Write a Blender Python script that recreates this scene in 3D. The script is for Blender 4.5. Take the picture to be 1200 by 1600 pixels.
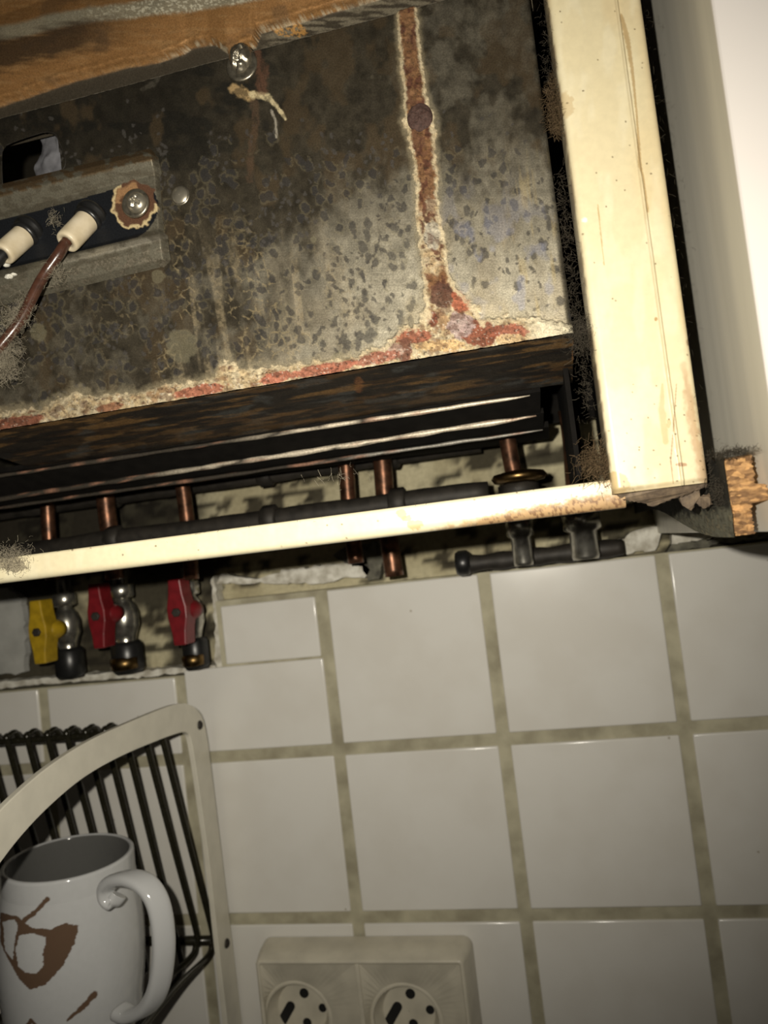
import bpy, bmesh, math
import numpy as np
from mathutils import Vector, Matrix

for o in list(bpy.data.objects):
    bpy.data.objects.remove(o)
SC = bpy.context.scene
COL = SC.collection

# ------------------------------------------------------------------ camera
F = 1200.0                      # focal length in pixels of the 1200 x 1600 frame
CZ = 1.45                       # height of the lens above the floor
WALL = 0.487                    # distance of the tile faces
PITCH, ROLL, YAW = 0.05467, 0.11585, 0.21128


def rotm():
    cx, sx = math.cos(PITCH), math.sin(PITCH)
    cy, sy = math.cos(ROLL), math.sin(ROLL)
    cz, sz = math.cos(YAW), math.sin(YAW)
    yaw = np.array([[cz, -sz, 0], [sz, cz, 0], [0, 0, 1]])
    pit = np.array([[1, 0, 0], [0, cx, -sx], [0, sx, cx]])
    rol = np.array([[cy, 0, sy], [0, 1, 0], [-sy, 0, cy]])
    return yaw @ pit @ rol


RM = rotm()
ORG = np.array([0, 0, CZ])
cam = bpy.data.cameras.new('camera')
camo = bpy.data.objects.new('camera', cam)
COL.objects.link(camo)
m3 = Matrix([[RM[i, 0], RM[i, 2], -RM[i, 1]] for i in range(3)])
camo.matrix_world = Matrix.Translation((0, 0, CZ)) @ m3.to_4x4()
cam.sensor_fit = 'VERTICAL'
cam.lens = 4.0
cam.sensor_height = 4.0 * 1600 / F
cam.sensor_width = 4.0 * 1200 / F
cam.clip_start = 0.01
cam.dof.use_dof = True
cam.dof.focus_distance = 0.285
cam.dof.aperture_fstop = 2.0
SC.camera = camo

# ------------------------------------------------------------------ world, flash, exposure
world = bpy.data.worlds.new('dim_room')
SC.world = world
world.use_nodes = True
world.node_tree.nodes['Background'].inputs[0].default_value = (1.0, 0.86, 0.68, 1)
world.node_tree.nodes['Background'].inputs[1].default_value = 0.012
fl = bpy.data.lights.new('phone_flash', 'SPOT')
fl.shadow_soft_size = 0.0025
fl.spot_size = math.radians(112)
fl.spot_blend = 1.0
fl.energy = 7.1
fl.color = (1.0, 0.93, 0.80)
flo = bpy.data.objects.new('phone_flash', fl)
COL.objects.link(flo)
off = RM @ np.array([-0.023, 0.0, 0.013])       # beside the lens, its beam a little left of the axis
aim = RM @ np.array([(480 - 600) / F, 1.0, (800 - 740) / F])
flo.location = Vector(ORG + off)
flo.rotation_euler = Vector(aim).to_track_quat('-Z', 'Y').to_euler()
SC.view_settings.view_transform = 'Standard'
SC.view_settings.look = 'None'
SC.view_settings.exposure = 0.0
SC.view_settings.gamma = 1.0
SC.view_settings.use_curve_mapping = False


# ------------------------------------------------------------------ layout helpers
def at(px, py, d):
    """point seen at (px, py) of the photo, d metres in front of the lens plane that is parallel to the wall"""
    v = RM @ np.array([(px - 600) / F, 1.0, (800 - py) / F])
    return ORG + v * (d / v[1])


def atx(px, py, X):
    v = RM @ np.array([(px - 600) / F, 1.0, (800 - py) / F])
    return ORG + v * (X / v[0])


def pix(P):
    Q = (P - ORG) @ RM
    return 600 + F * Q[..., 0] / Q[..., 1], 800 - F * Q[..., 2] / Q[..., 1]


def lin(c):
    c = np.asarray(c, float) / 255.0
    return np.where(c <= 0.04045, c / 12.92, ((c + 0.055) / 1.055) ** 2.4)


# ------------------------------------------------------------------ noise
def hsh(ix, iy, s):
    n = (ix.astype(np.int64) * 374761393 + iy.astype(np.int64) * 668265263 + int(s) * 2246822519) & 0xffffffff
    n = ((n ^ (n >> 13)) * 1274126177) & 0xffffffff
    n = n ^ (n >> 16)
    return (n & 0xffff) / 65535.0


def vn(x, y, s=0):
    x0 = np.floor(x); y0 = np.floor(y)
    fx = x - x0; fy = y - y0
    fx = fx * fx * (3 - 2 * fx); fy = fy * fy * (3 - 2 * fy)
    a = hsh(x0, y0, s); b = hsh(x0 + 1, y0, s); c = hsh(x0, y0 + 1, s); d = hsh(x0 + 1, y0 + 1, s)
    return (a * (1 - fx) + b * fx) * (1 - fy) + (c * (1 - fx) + d * fx) * fy


def fbm(x, y, s=0, o=4):
    t = 0; a = 0.5; n = 0
    for i in range(o):
        t = t + a * vn(x * 2 ** i, y * 2 ** i, s + 17 * i); n += a; a *= 0.5
    return t / n


def vor(x, y, s=0):
    x0 = np.floor(x); y0 = np.floor(y)
    f1 = np.full(x.shape, 9.0); f2 = np.full(x.shape, 9.0); idn = np.zeros(x.shape)
    for i in (-1, 0, 1):
        for j in (-1, 0, 1):
            cx = x0 + i; cy = y0 + j
            d = np.hypot(cx + hsh(cx, cy, s) - x, cy + hsh(cx, cy, s + 5) - y)
            near = d < f1
            f2 = np.where(near, f1, np.minimum(f2, d))
            idn = np.where(near, hsh(cx, cy, s + 9), idn)
            f1 = np.where(near, d, f1)
    return f1, f2, idn


def sstep(a, b, x):
    t = np.clip((x - a) / (b - a), 0, 1)
    return t * t * (3 - 2 * t)


def pline(x, y, pts):
    """distance to a polyline with interpolated widths: returns (distance / width, along)"""
    best = np.full(x.shape, 1e9)
    for (x0, y0, w0), (x1, y1, w1) in zip(pts[:-1], pts[1:]):
        dx, dy = x1 - x0, y1 - y0
        t = np.clip(((x - x0) * dx + (y - y0) * dy) / (dx * dx + dy * dy + 1e-9), 0, 1)
        d = np.hypot(x - x0 - t * dx, y - y0 - t * dy) / (w0 + t * (w1 - w0))
        best = np.minimum(best, d)
    return best


def inpoly(x, y, poly):
    c = np.zeros(x.shape, bool)
    n = len(poly)
    for i in range(n):
        xi, yi = poly[i]; xj, yj = poly[i - 1]
        if yi == yj:
            continue
        k = ((yi > y) != (yj > y)) & (x < (xj - xi) * (y - yi) / (yj - yi) + xi)
        c ^= k
    return c


def blob(x, y, cx, cy, rx, ry, s=0, amp=0.5, sc=9.0):
    r = np.hypot((x - cx) / rx, (y - cy) / ry) + amp * (fbm(x / sc, y / sc, s, 3) - 0.5)
    return 1 - sstep(0.85, 1.0, r)


def mix(c, col, m):
    m = np.clip(m, 0, 1)
    return c * (1 - m[..., None]) + np.asarray(col) * m[..., None]


# ------------------------------------------------------------------ materials
def nt(name):
    m = bpy.data.materials.new(name)
    m.use_nodes = True
    return m, m.node_tree, m.node_tree.nodes['Principled BSDF']


def mat_plain(name, col, rough=0.5, metal=0.0, var=0.25, scale=200.0, bump=0.0, spec=0.5, coat=0.0, dark=None, stretch=(1, 1, 1)):
    m, t, b = nt(name)
    tc = t.nodes.new('ShaderNodeTexCoord')
    mp = t.nodes.new('ShaderNodeMapping'); mp.inputs['Scale'].default_value = stretch
    n = t.nodes.new('ShaderNodeTexNoise'); n.inputs['Scale'].default_value = scale; n.inputs['Detail'].default_value = 4
    t.links.new(tc.outputs['Object'], mp.inputs[0]); t.links.new(mp.outputs[0], n.inputs['Vector'])
    r = t.nodes.new('ShaderNodeValToRGB')
    c = np.array(col)
    dk = np.array(dark) if dark is not None else c * (1 - var)
    r.color_ramp.elements[0].position = 0.3; r.color_ramp.elements[1].position = 0.65
    r.color_ramp.elements[0].color = (*dk, 1); r.color_ramp.elements[1].color = (*c, 1)
    t.links.new(n.outputs['Fac'], r.inputs[0]); t.links.new(r.outputs[0], b.inputs['Base Color'])
    b.inputs['Roughness'].default_value = rough; b.inputs['Metallic'].default_value = metal
    b.inputs['Specular IOR Level'].default_value = spec
    b.inputs['Coat Weight'].default_value = coat
    if bump:
        bp = t.nodes.new('ShaderNodeBump'); bp.inputs['Strength'].default_value = bump; bp.inputs['Distance'].default_value = 0.0006
        t.links.new(n.outputs['Fac'], bp.inputs['Height']); t.links.new(bp.outputs[0], b.inputs['Normal'])
    return m


def mat_vc(name, bump=0.15, scale=900.0, var=0.25, spec=0.4, coat=0.0):
    """colour, metal and roughness of the wear stored on the surface, with fine grain on top"""
    m, t, b = nt(name)
    a = t.nodes.new('ShaderNodeAttribute'); a.attribute_name = 'Col'
    am = t.nodes.new('ShaderNodeAttribute'); am.attribute_name = 'Met'
    ar = t.nodes.new('ShaderNodeAttribute'); ar.attribute_name = 'Rgh'
    tc = t.nodes.new('ShaderNodeTexCoord')
    n = t.nodes.new('ShaderNodeTexNoise'); n.inputs['Scale'].default_value = scale; n.inputs['Detail'].default_value = 5
    t.links.new(tc.outputs['Object'], n.inputs['Vector'])
    mr = t.nodes.new('ShaderNodeMapRange'); mr.inputs['From Min'].default_value = 0.3; mr.inputs['From Max'].default_value = 0.7
    mr.inputs['To Min'].default_value = 1 - var; mr.inputs['To Max'].default_value = 1 + var
    t.links.new(n.outputs['Fac'], mr.inputs['Value'])
    mx = t.nodes.new('ShaderNodeVectorMath'); mx.operation = 'MULTIPLY'
    t.links.new(a.outputs['Color'], mx.inputs[0]); t.links.new(mr.outputs[0], mx.inputs[1])
    t.links.new(mx.outputs[0], b.inputs['Base Color'])
    t.links.new(am.outputs['Fac'], b.inputs['Metallic']); t.links.new(ar.outputs['Fac'], b.inputs['Roughness'])
    b.inputs['Specular IOR Level'].default_value = spec
    b.inputs['Coat Weight'].default_value = coat
    if bump:
        bp = t.nodes.new('ShaderNodeBump'); bp.inputs['Strength'].default_value = bump; bp.inputs['Distance'].default_value = 0.0004
        t.links.new(n.outputs['Fac'], bp.inputs['Height']); t.links.new(bp.outputs[0], b.inputs['Normal'])
    return m


M = {}
M['panel'] = mat_vc('stained_metal', 0.08, 1600, 0.25, spec=0.15)
M['crust'] = mat_vc('rusted_metal', 0.6, 1100, 0.35, spec=0.3)
M['paint'] = mat_vc('cream_enamel', 0.04, 500, 0.04, spec=0.5)
M['glaze'] = mat_vc('mug_glaze', 0.0, 300, 0.02, spec=0.5)
M['plaster'] = mat_vc('grimy_plaster', 0.3, 300, 0.12, spec=0.2)
M['steel'] = mat_plain('dull_steel', (0.40, 0.36, 0.28), 0.34, 0.88, 0.5, 500, 0.1)
M['brightsteel'] = mat_plain('bright_steel', (0.60, 0.55, 0.44), 0.32, 0.85, 0.3, 300, 0.05)
M['lipvc'] = mat_vc('worn_sheet_edge', 0.3, 900, 0.3)
M['darkmetal'] = mat_plain('sooty_metal', (0.035, 0.03, 0.024), 0.6, 0.3, 0.6, 150, 0.2)
M['soot'] = mat_plain('soot_black', (0.008, 0.007, 0.006), 0.85, 0.0, 0.5, 150, 0.2, spec=0.1)
M['black'] = mat_plain('black_coating', (0.012, 0.012, 0.012), 0.35, 0.0, 0.3, 200)
M['copper'] = mat_plain('tarnished_copper', (0.20, 0.095, 0.055), 0.36, 0.8, 0.55, 180, 0.05, dark=(0.03, 0.018, 0.012))
M['chromed'] = mat_plain('dirty_chrome', (0.70, 0.68, 0.60), 0.27, 0.92, 0.6, 120, 0.05, dark=(0.14, 0.13, 0.11))
M['brass'] = mat_plain('dirty_brass', (0.22, 0.14, 0.055), 0.35, 1.0, 0.6, 220, 0.1)
M['rustknob'] = mat_plain('dark_rust', (0.085, 0.045, 0.035), 0.8, 0.1, 0.5, 900, 0.8)
M['yellow'] = mat_plain('yellow_handle', (0.40, 0.26, 0.012), 0.4, 0.0, 0.35, 200)
M['red'] = mat_plain('red_handle', (0.17, 0.008, 0.012), 0.4, 0.0, 0.35, 200)
M['ceramic'] = mat_plain('cream_ceramic', (0.66, 0.58, 0.43), 0.35, 0.0, 0.5, 130, 0.05, dark=(0.50, 0.42, 0.28))
M['wire'] = mat_plain('brown_sleeving', (0.075, 0.032, 0.020), 0.28, 0.0, 0.5, 260, 0.3, coat=0.3)
M['lint'] = mat_plain('grey_lint', (0.36, 0.32, 0.24), 0.95, 0.0, 0.5, 800, spec=0.1)
M['lintbrown'] = mat_plain('brown_lint', (0.13, 0.09, 0.05), 0.95, 0.0, 0.6, 800, spec=0.1)
M['lintdark'] = mat_plain('dark_lint', (0.07, 0.06, 0.045), 0.95, 0.0, 0.5, 800, spec=0.1)
M['whitebit'] = mat_plain('white_crumb', (0.7, 0.68, 0.6), 0.8, 0.0, 0.3, 600, 0.3)
M['bluebit'] = mat_plain('pale_insulation', (0.15, 0.15, 0.165), 0.8, 0.0, 0.4, 200, 0.4)
M['rackwhite'] = mat_plain('white_plastic', (0.66, 0.63, 0.53), 0.35, 0.0, 0.1, 90)
M['rackwire'] = mat_plain('dark_green_wire', (0.022, 0.020, 0.012), 0.22, 0.2, 0.3, 300)
M['socket'] = mat_plain('ivory_plastic', (0.62, 0.58, 0.47), 0.35, 0.0, 0.18, 70)
M['hole'] = mat_plain('socket_hole', (0.006, 0.006, 0.006), 0.6, 0.0, 0.2, 100)
M['cabinet'] = mat_plain('grey_laminate', (0.76, 0.73, 0.63), 0.42, 0.0, 0.10, 18, stretch=(1, 6, 0.4))
M['door'] = mat_plain('white_lacquer', (0.84, 0.80, 0.77), 0.3, 0.0, 0.03, 20)
M['flake'] = mat_plain('peeling_paint', (0.17, 0.125, 0.08), 0.8, 0.0, 0.6, 400, 0.6, dark=(0.07, 0.05, 0.035))
M['mortar'] = mat_plain('white_mortar', (0.72, 0.70, 0.62), 0.75, 0.0, 0.3, 150, 0.5, dark=(0.35, 0.32, 0.25))


def tile_material():
    m, t, b = nt('white_glazed_tile')
    tc = t.nodes.new('ShaderNodeTexCoord')
    oi = t.nodes.new('ShaderNodeObjectInfo')
    n = t.nodes.new('ShaderNodeTexNoise'); n.inputs['Scale'].default_value = 30; n.inputs['Detail'].default_value = 3
    ad = t.nodes.new('ShaderNodeVectorMath'); ad.operation = 'ADD'
    t.links.new(tc.outputs['Object'], ad.inputs[0]); t.links.new(oi.outputs['Location'], ad.inputs[1])
    t.links.new(ad.outputs[0], n.inputs['Vector'])
    r = t.nodes.new('ShaderNodeValToRGB')
    r.color_ramp.elements[0].color = (0.665, 0.645, 0.595, 1); r.color_ramp.elements[1].color = (0.70, 0.685, 0.64, 1)
    r.color_ramp.elements[0].position = 0.35; r.color_ramp.elements[1].position = 0.6
    t.links.new(n.outputs['Fac'], r.inputs[0])
    v = t.nodes.new('ShaderNodeTexVoronoi'); v.inputs['Scale'].default_value = 75
    t.links.new(ad.outputs[0], v.inputs['Vector'])
    sp = t.nodes.new('ShaderNodeSeparateColor'); t.links.new(v.outputs['Color'], sp.inputs[0])
    lt = t.nodes.new('ShaderNodeMath'); lt.operation = 'LESS_THAN'; lt.inputs[1].default_value = 0.06
    gt = t.nodes.new('ShaderNodeMath'); gt.operation = 'GREATER_THAN'; gt.inputs[1].default_value = 0.91
    mu = t.nodes.new('ShaderNodeMath'); mu.operation = 'MULTIPLY'
    mh = t.nodes.new('ShaderNodeMath'); mh.operation = 'MULTIPLY'; mh.inputs[1].default_value = 0.5
    t.links.new(v.outputs['Distance'], lt.inputs[0]); t.links.new(sp.outputs[0], gt.inputs[0])
    t.links.new(lt.outputs[0], mu.inputs[0]); t.links.new(gt.outputs[0], mu.inputs[1]); t.links.new(mu.outputs[0], mh.inputs[0])
    mx = t.nodes.new('ShaderNodeMix'); mx.data_type = 'RGBA'
    t.links.new(mh.outputs[0], mx.inputs[0]); t.links.new(r.outputs[0], mx.inputs[6]); mx.inputs[7].default_value = (0.22, 0.17, 0.09, 1)
    t.links.new(mx.outputs[2], b.inputs['Base Color'])
    b.inputs['Roughness'].default_value = 0.16
    n2 = t.nodes.new('ShaderNodeTexNoise'); n2.inputs['Scale'].default_value = 22
    t.links.new(ad.outputs[0], n2.inputs['Vector'])
    bp = t.nodes.new('ShaderNodeBump'); bp.inputs['Strength'].default_value = 0.08; bp.inputs['Distance'].default_value = 0.002
    t.links.new(n2.outputs['Fac'], bp.inputs['Height']); t.links.new(bp.outputs[0], b.inputs['Normal'])
    return m


M['tile'] = tile_material()
M['grout'] = mat_plain('old_grout', (0.46, 0.43, 0.31), 0.85, 0.0, 0.3, 60, 0.3, dark=(0.27, 0.245, 0.17))


def chip_material():
    m, t, b = nt('raw_chipboard')
    tc = t.nodes.new('ShaderNodeTexCoord')
    mp = t.nodes.new('ShaderNodeMapping'); mp.inputs['Scale'].default_value = (1, 1, 2.4)
    v = t.nodes.new('ShaderNodeTexVoronoi'); v.inputs['Scale'].default_value = 420
    n = t.nodes.new('ShaderNodeTexNoise'); n.inputs['Scale'].default_value = 330; n.inputs['Detail'].default_value = 5
    t.links.new(tc.outputs['Object'], mp.inputs[0]); t.links.new(mp.outputs[0], v.inputs['Vector']); t.links.new(mp.outputs[0], n.inputs['Vector'])
    mx = t.nodes.new('ShaderNodeMix'); mx.data_type = 'FLOAT'; mx.inputs[0].default_value = 0.6
    sp = t.nodes.new('ShaderNodeSeparateColor'); t.links.new(v.outputs['Color'], sp.inputs[0])
    t.links.new(sp.outputs[0], mx.inputs[2]); t.links.new(n.outputs['Fac'], mx.inputs[3])
    r = t.nodes.new('ShaderNodeValToRGB')
    r.color_ramp.elements[0].position = 0.36; r.color_ramp.elements[0].color = (0.15, 0.078, 0.032, 1)
    r.color_ramp.elements[1].position = 0.66; r.color_ramp.elements[1].color = (0.50, 0.285, 0.115, 1)
    t.links.new(mx.outputs[0], r.inputs[0]); t.links.new(r.outputs[0], b.inputs['Base Color'])
    b.inputs['Roughness'].default_value = 0.85
    bp = t.nodes.new('ShaderNodeBump'); bp.inputs['Strength'].default_value = 0.7; bp.inputs['Distance'].default_value = 0.001
    t.links.new(mx.outputs[0], bp.inputs['Height']); t.links.new(bp.outputs[0], b.inputs['Normal'])
    return m


M['chip'] = chip_material()
M['chipface'] = mat_plain('grimy_laminate', (0.15, 0.142, 0.105), 0.8, 0.0, 0.4, 160, 0.4, dark=(0.035, 0.032, 0.024))


# ------------------------------------------------------------------ object helpers
def tag(o, label=None, cat=None, group=None, kind=None):
    if label: o['label'] = label
    if cat: o['category'] = cat
    if group: o['group'] = group
    if kind: o['kind'] = kind
    return o


def thing(name, loc, label, cat, group=None):
    o = bpy.data.objects.new(name, None)
    o.empty_display_size = 0.01
    COL.objects.link(o)
    o.location = Vector(loc)
    return tag(o, label, cat, group)


def link(name, me, mat, parent=None):
    o = bpy.data.objects.new(name, me)
    COL.objects.link(o)
    if mat is not None and not me.materials:
        me.materials.append(mat)
    if parent is not None:
        o.parent = parent
        w = Vector((0, 0, 0)); p = parent
        while p is not None:
            w += p.location; p = p.parent
        o.location = -w
    return o


def recentre(o):
    """move the mesh origin to the middle of the mesh, leaving it in place"""
    me = o.data
    n = len(me.vertices)
    a = np.empty(n * 3); me.vertices.foreach_get('co', a); a = a.reshape(-1, 3)
    c = (a.min(0) + a.max(0)) / 2
    me.vertices.foreach_set('co', (a - c).ravel()); me.update()
    o.location = o.location + Vector(c)
    return o


def mesh(name, V, Fc, mat, parent=None, smooth=True):
    me = bpy.data.meshes.new(name)
    me.from_pydata([tuple(map(float, v)) for v in V], [], [tuple(map(int, f)) for f in Fc])
    if smooth:
        me.polygons.foreach_set('use_smooth', [True] * len(me.polygons))
    me.validate(); me.update()
    return recentre(link(name, me, mat, parent))


def setattrs(me, C, met, rgh):
    n = len(me.vertices)
    a = me.color_attributes.new('Col', 'FLOAT_COLOR', 'POINT')
    c4 = np.ones((n, 4), np.float32); c4[:, :3] = np.clip(C.reshape(-1, 3), 0, 1)
    a.data.foreach_set('color', c4.ravel())
    for nm, v in (('Met', met), ('Rgh', rgh)):
        b = me.attributes.new(nm, 'FLOAT', 'POINT')
        b.data.foreach_set('value', np.clip(np.broadcast_to(v, (n,) if np.ndim(v) == 0 else np.shape(v)).astype(np.float32).ravel(), 0, 1))


def grid(name, P, mat, parent=None, col=None, close_u=False, keep=None, caps=False, flip=False):
    """P (n, m, 3) rows of points; col(px, py, P) -> rgb, metal, rough"""
    n, m = P.shape[:2]
    idx = np.arange(n * m).reshape(n, m)
    if close_u:
        idx = np.concatenate([idx, idx[:, :1]], 1)
    a = idx[:-1, :-1]; b = idx[:-1, 1:]; c = idx[1:, 1:]; d = idx[1:, :-1]
    q = np.stack([a, b, c, d] if not flip else [a, d, c, b], -1)
    if keep is not None:
        q = q[keep[:q.shape[0], :q.shape[1]]]
    q = q.reshape(-1, 4)
    me = bpy.data.meshes.new(name)
    V = P.reshape(-1, 3)
    extra = []
    if caps:
        r0 = list(range(0, m)); r1 = list(range((n - 1) * m, n * m))
        extra = [r0[::-1], r1] if not flip else [r0, r1[::-1]]
    nl = q.size + sum(len(e) for e in extra)
    me.vertices.add(len(V)); me.vertices.foreach_set('co', V.astype(np.float32).ravel())
    me.loops.add(nl); npoly = len(q) + len(extra)
    lv = np.concatenate([q.ravel()] + [np.array(e) for e in extra]).astype(np.int32)
    me.loops.foreach_set('vertex_index', lv)
    me.polygons.add(npoly)
    tot = np.concatenate([np.full(len(q), 4), np.array([len(e) for e in extra], int)]).astype(np.int32)
    st = np.concatenate([[0], np.cumsum(tot)[:-1]]).astype(np.int32)
    me.polygons.foreach_set('loop_start', st); me.polygons.foreach_set('loop_total', tot)
    me.polygons.foreach_set('use_smooth', np.array([True] * len(q) + [False] * len(extra)))
    me.update(calc_edges=True); me.validate()
    if col is not None:
        px, py = pix(P)
        C, me_, rg = col(px, py, P)
        setattrs(me, C, me_, rg)
    return recentre(link(name, me, mat, parent))


def frame_of(t):
    t = t / np.linalg.norm(t)
    up = np.array([0, 0, 1.0]) if abs(t[2]) < 0.9 else np.array([0, 1.0, 0])
    s = np.cross(t, up); s /= np.linalg.norm(s)
    return s, np.cross(s, t)


def resample(pts, n):
    pts = np.array(pts, float)
    # Catmull-Rom through the points
    out = []
    k = len(pts)
    per = max(2, n // (k - 1))
    for i in range(k - 1):
        p0 = pts[max(i - 1, 0)]; p1 = pts[i]; p2 = pts[i + 1]; p3 = pts[min(i + 2, k - 1)]
        for j in range(per):
            t = j / per
            out.append(0.5 * (2 * p1 + (p2 - p0) * t + (2 * p0 - 5 * p1 + 4 * p2 - p3) * t * t + (3 * p1 - p0 - 3 * p2 + p3) * t ** 3))
    out.append(pts[-1])
    return np.array(out)


def tube_pts(path, rad, seg=14, flat=1.0):
    path = np.array(path, float)
    n = len(path)
    rad = np.broadcast_to(np.array(rad, float), (n,))
    T = np.gradient(path, axis=0)
    s, u = frame_of(T[0])
    R = []
    ang = np.linspace(0, 2 * np.pi, seg, endpoint=False)
    for i in range(n):
        t = T[i] / np.linalg.norm(T[i])
        s = s - t * np.dot(s, t); s /= np.linalg.norm(s); u = np.cross(s, t)
        R.append(path[i] + rad[i] * (np.cos(ang)[:, None] * s + flat * np.sin(ang)[:, None] * u))
    return np.array(R)


def tube(name, path, rad, mat, parent=None, seg=14, col=None):
    return grid(name, tube_pts(path, rad, seg), mat, parent, col, close_u=True, caps=True, flip=True)


def lathe(name, base, axis, prof, mat, parent=None, seg=28, col=None, squash=(1, 1)):
    """prof: (radius, height) along axis from base"""
    axis = np.array(axis, float); axis /= np.linalg.norm(axis)
    s, u = frame_of(axis)
    ang = np.linspace(0, 2 * np.pi, seg, endpoint=False)
    P = np.array([np.array(base) + h * axis + r * (squash[0] * np.cos(ang)[:, None] * s + squash[1] * np.sin(ang)[:, None] * u) for r, h in prof])
    return grid(name, P, mat, parent, col, close_u=True, caps=True, flip=False)


def box_bm(sx, sy, sz, r=0.0, seg=2):
    bm = bmesh.new()
    bmesh.ops.create_cube(bm, size=1.0)
    bmesh.ops.scale(bm, vec=(sx, sy, sz), verts=bm.verts)
    if r:
        bmesh.ops.bevel(bm, geom=list(bm.edges), offset=r, segments=seg, affect='EDGES', profile=0.5)
    return bm


def box(name, lo, hi, mat, parent=None, r=0.0, smooth=False):
    lo = np.array(lo); hi = np.array(hi)
    bm = box_bm(*(hi - lo), r)
    me = bpy.data.meshes.new(name); bm.to_mesh(me); bm.free()
    if smooth:
        me.polygons.foreach_set('use_smooth', [True] * len(me.polygons))
    o = link(name, me, mat, parent)
    o.location = o.location + Vector((lo + hi) / 2)
    return o


def extrude_poly(name, pts, vec, mat, parent=None, r=0.0):
    """closed outline of 3D points extruded by vec"""
    pts = [Vector(p) for p in pts]; vec = Vector(vec)
    bm = bmesh.new()
    a = [bm.verts.new(p) for p in pts]; b = [bm.verts.new(p + vec) for p in pts]
    n = len(pts)
    bm.faces.new(a); bm.faces.new(b[::-1])
    for i in range(n):
        bm.faces.new((a[i], b[i], b[(i + 1) % n], a[(i + 1) % n]))
    bmesh.ops.recalc_face_normals(bm, faces=bm.faces)
    if r:
        bmesh.ops.bevel(bm, geom=list(bm.edges), offset=r, segments=2, affect='EDGES', profile=0.5)
    me = bpy.data.meshes.new(name); bm.to_mesh(me); bm.free()
    return recentre(link(name, me, mat, parent))


def lint(name, spots, mat, parent, seed=1, rad=0.00006):
    rad *= 0.85
    spots = [(c, sp, int(n * 2.2), L * 0.8) for c, sp, n, L in spots]
    """fluff: many thin curled strands. spots: (centre, spread xyz, strands, length)"""
    rng = np.random.default_rng(seed)
    V = []; Fc = []
    for c, sp, n, L in spots:
        c = np.array(c); sp = np.array(sp)
        for k in range(n):
            p = c + rng.normal(0, 1, 3) * sp * 0.5
            d = rng.normal(0, 1, 3); d /= np.linalg.norm(d)
            cur = rng.normal(0, 1, 3) * 1.6
            st = L * rng.uniform(0.3, 0.9) / 5
            path = [p]
            for j in range(5):
                d = d + cur * 0.35 + rng.normal(0, 0.25, 3); d /= np.linalg.norm(d)
                path.append(path[-1] + d * st)
            s, u = frame_of(np.array(path[1]) - path[0])
            b0 = len(V); rr = rad * rng.uniform(0.6, 1.3)
            for q in path:
                for a in (0, 2.094, 4.189):
                    V.append(q + rr * (math.cos(a) * s + math.sin(a) * u))
            for j in range(5):
                for a in range(3):
                    i0 = b0 + 3 * j + a; i1 = b0 + 3 * j + (a + 1) % 3
                    Fc.append((i0, i1, i1 + 3, i0 + 3))
    o = mesh(name, V, Fc, mat, parent)
    o['kind'] = 'stuff'
    return o


def dome(name, c, r, h, mat, parent=None, axis=(0, -1, 0), cross=False, squash=(1, 1), rough=0.0, seed=0, slot=False):
    seg, rings = 40, 16
    axis = np.array(axis, float); axis /= np.linalg.norm(axis)
    s, u = frame_of(axis)
    P = np.zeros((rings + 1, seg, 3))
    ang = np.linspace(0, 2 * np.pi, seg, endpoint=False)
    for i in range(rings + 1):
        t = i / rings
        rr = r * math.sin(min(t * 1.0, 1.0) * math.pi / 2)
        hh = h * math.cos(t * math.pi / 2)
        x = rr * np.cos(ang); y = rr * np.sin(ang)
        z = np.full(seg, hh)
        if cross:
            a = math.radians(25); xr = x * math.cos(a) + y * math.sin(a); yr = -x * math.sin(a) + y * math.cos(a)
            m = ((np.abs(xr) < 0.13 * r) & (np.abs(yr) < 0.55 * r)) | ((np.abs(yr) < 0.13 * r) & (np.abs(xr) < 0.55 * r))
            z = np.where(m, z - 0.45 * h, z)
        if slot:
            m = np.abs(x * 0.8 + y * 0.6) < 0.12 * r
            z = np.where(m, z - 0.35 * h, z)
        if rough:
            z = z + rough * (fbm(x / r * 4 + 9, y / r * 4 + 5, seed, 3) - 0.5)
        P[i] = np.array(c) + x[:, None] * squash[0] * s + y[:, None] * squash[1] * u + z[:, None] * axis
    P = np.concatenate([P, (P[-1] - axis * h * 0.6)[None]], 0)
    return grid(name, P, mat, parent, close_u=True, caps=True, flip=True)



# ================================================================== the wall
S = 0.1075                                     # tile pitch
GX, GZ = -0.15305, CZ - 0.12305                # crossing of grout lines at photo (528, 1172)
G = 0.0076                                     # grout width
YB = WALL + 0.016                              # plaster behind the tiles
CUT = GZ + 0.0555                              # upper edge of the cut tiles left of the niche
NX = at(337, 960, WALL)[0]                     # right side of the niche


def plaster_col(px, py, P):
    x = P[..., 0] * 1000; z = (P[..., 2] - CZ) * 1000
    C = np.empty(P.shape); C[:] = lin((186, 178, 148))
    C = mix(C, lin((150, 140, 110)), 0.6 * sstep(0.4, 0.7, fbm(x / 30, z / 30, 3)))
    n = fbm(x / 14, z / 9, 11, 4)
    # soot that rose behind the heater, and dirt ledges along the old tile bed
    C = mix(C, lin((48, 43, 34)), 0.92 * sstep(0.56, 0.66, n + 0.0006 * (z - 20)))
    C = mix(C, lin((40, 36, 28)), 0.9 * sstep(0.60, 0.66, fbm(x / 40, z / 6, 31, 4)))
    C = mix(C, lin((26, 23, 18)), 0.93 * sstep(NX * 1000 + 10, NX * 1000 - 30, x + 40 * (n - 0.5)) * sstep(8, 14, z))
    t = sstep(NX * 1000 + 3, NX * 1000 - 6, x)
    C = mix(C, lin((46, 42, 34)), 0.93 * t * sstep(0.38, 0.52, fbm(x / 22, z / 45, 40, 3)))
    return C, np.zeros(px.shape), np.full(px.shape, 0.9)


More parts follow.
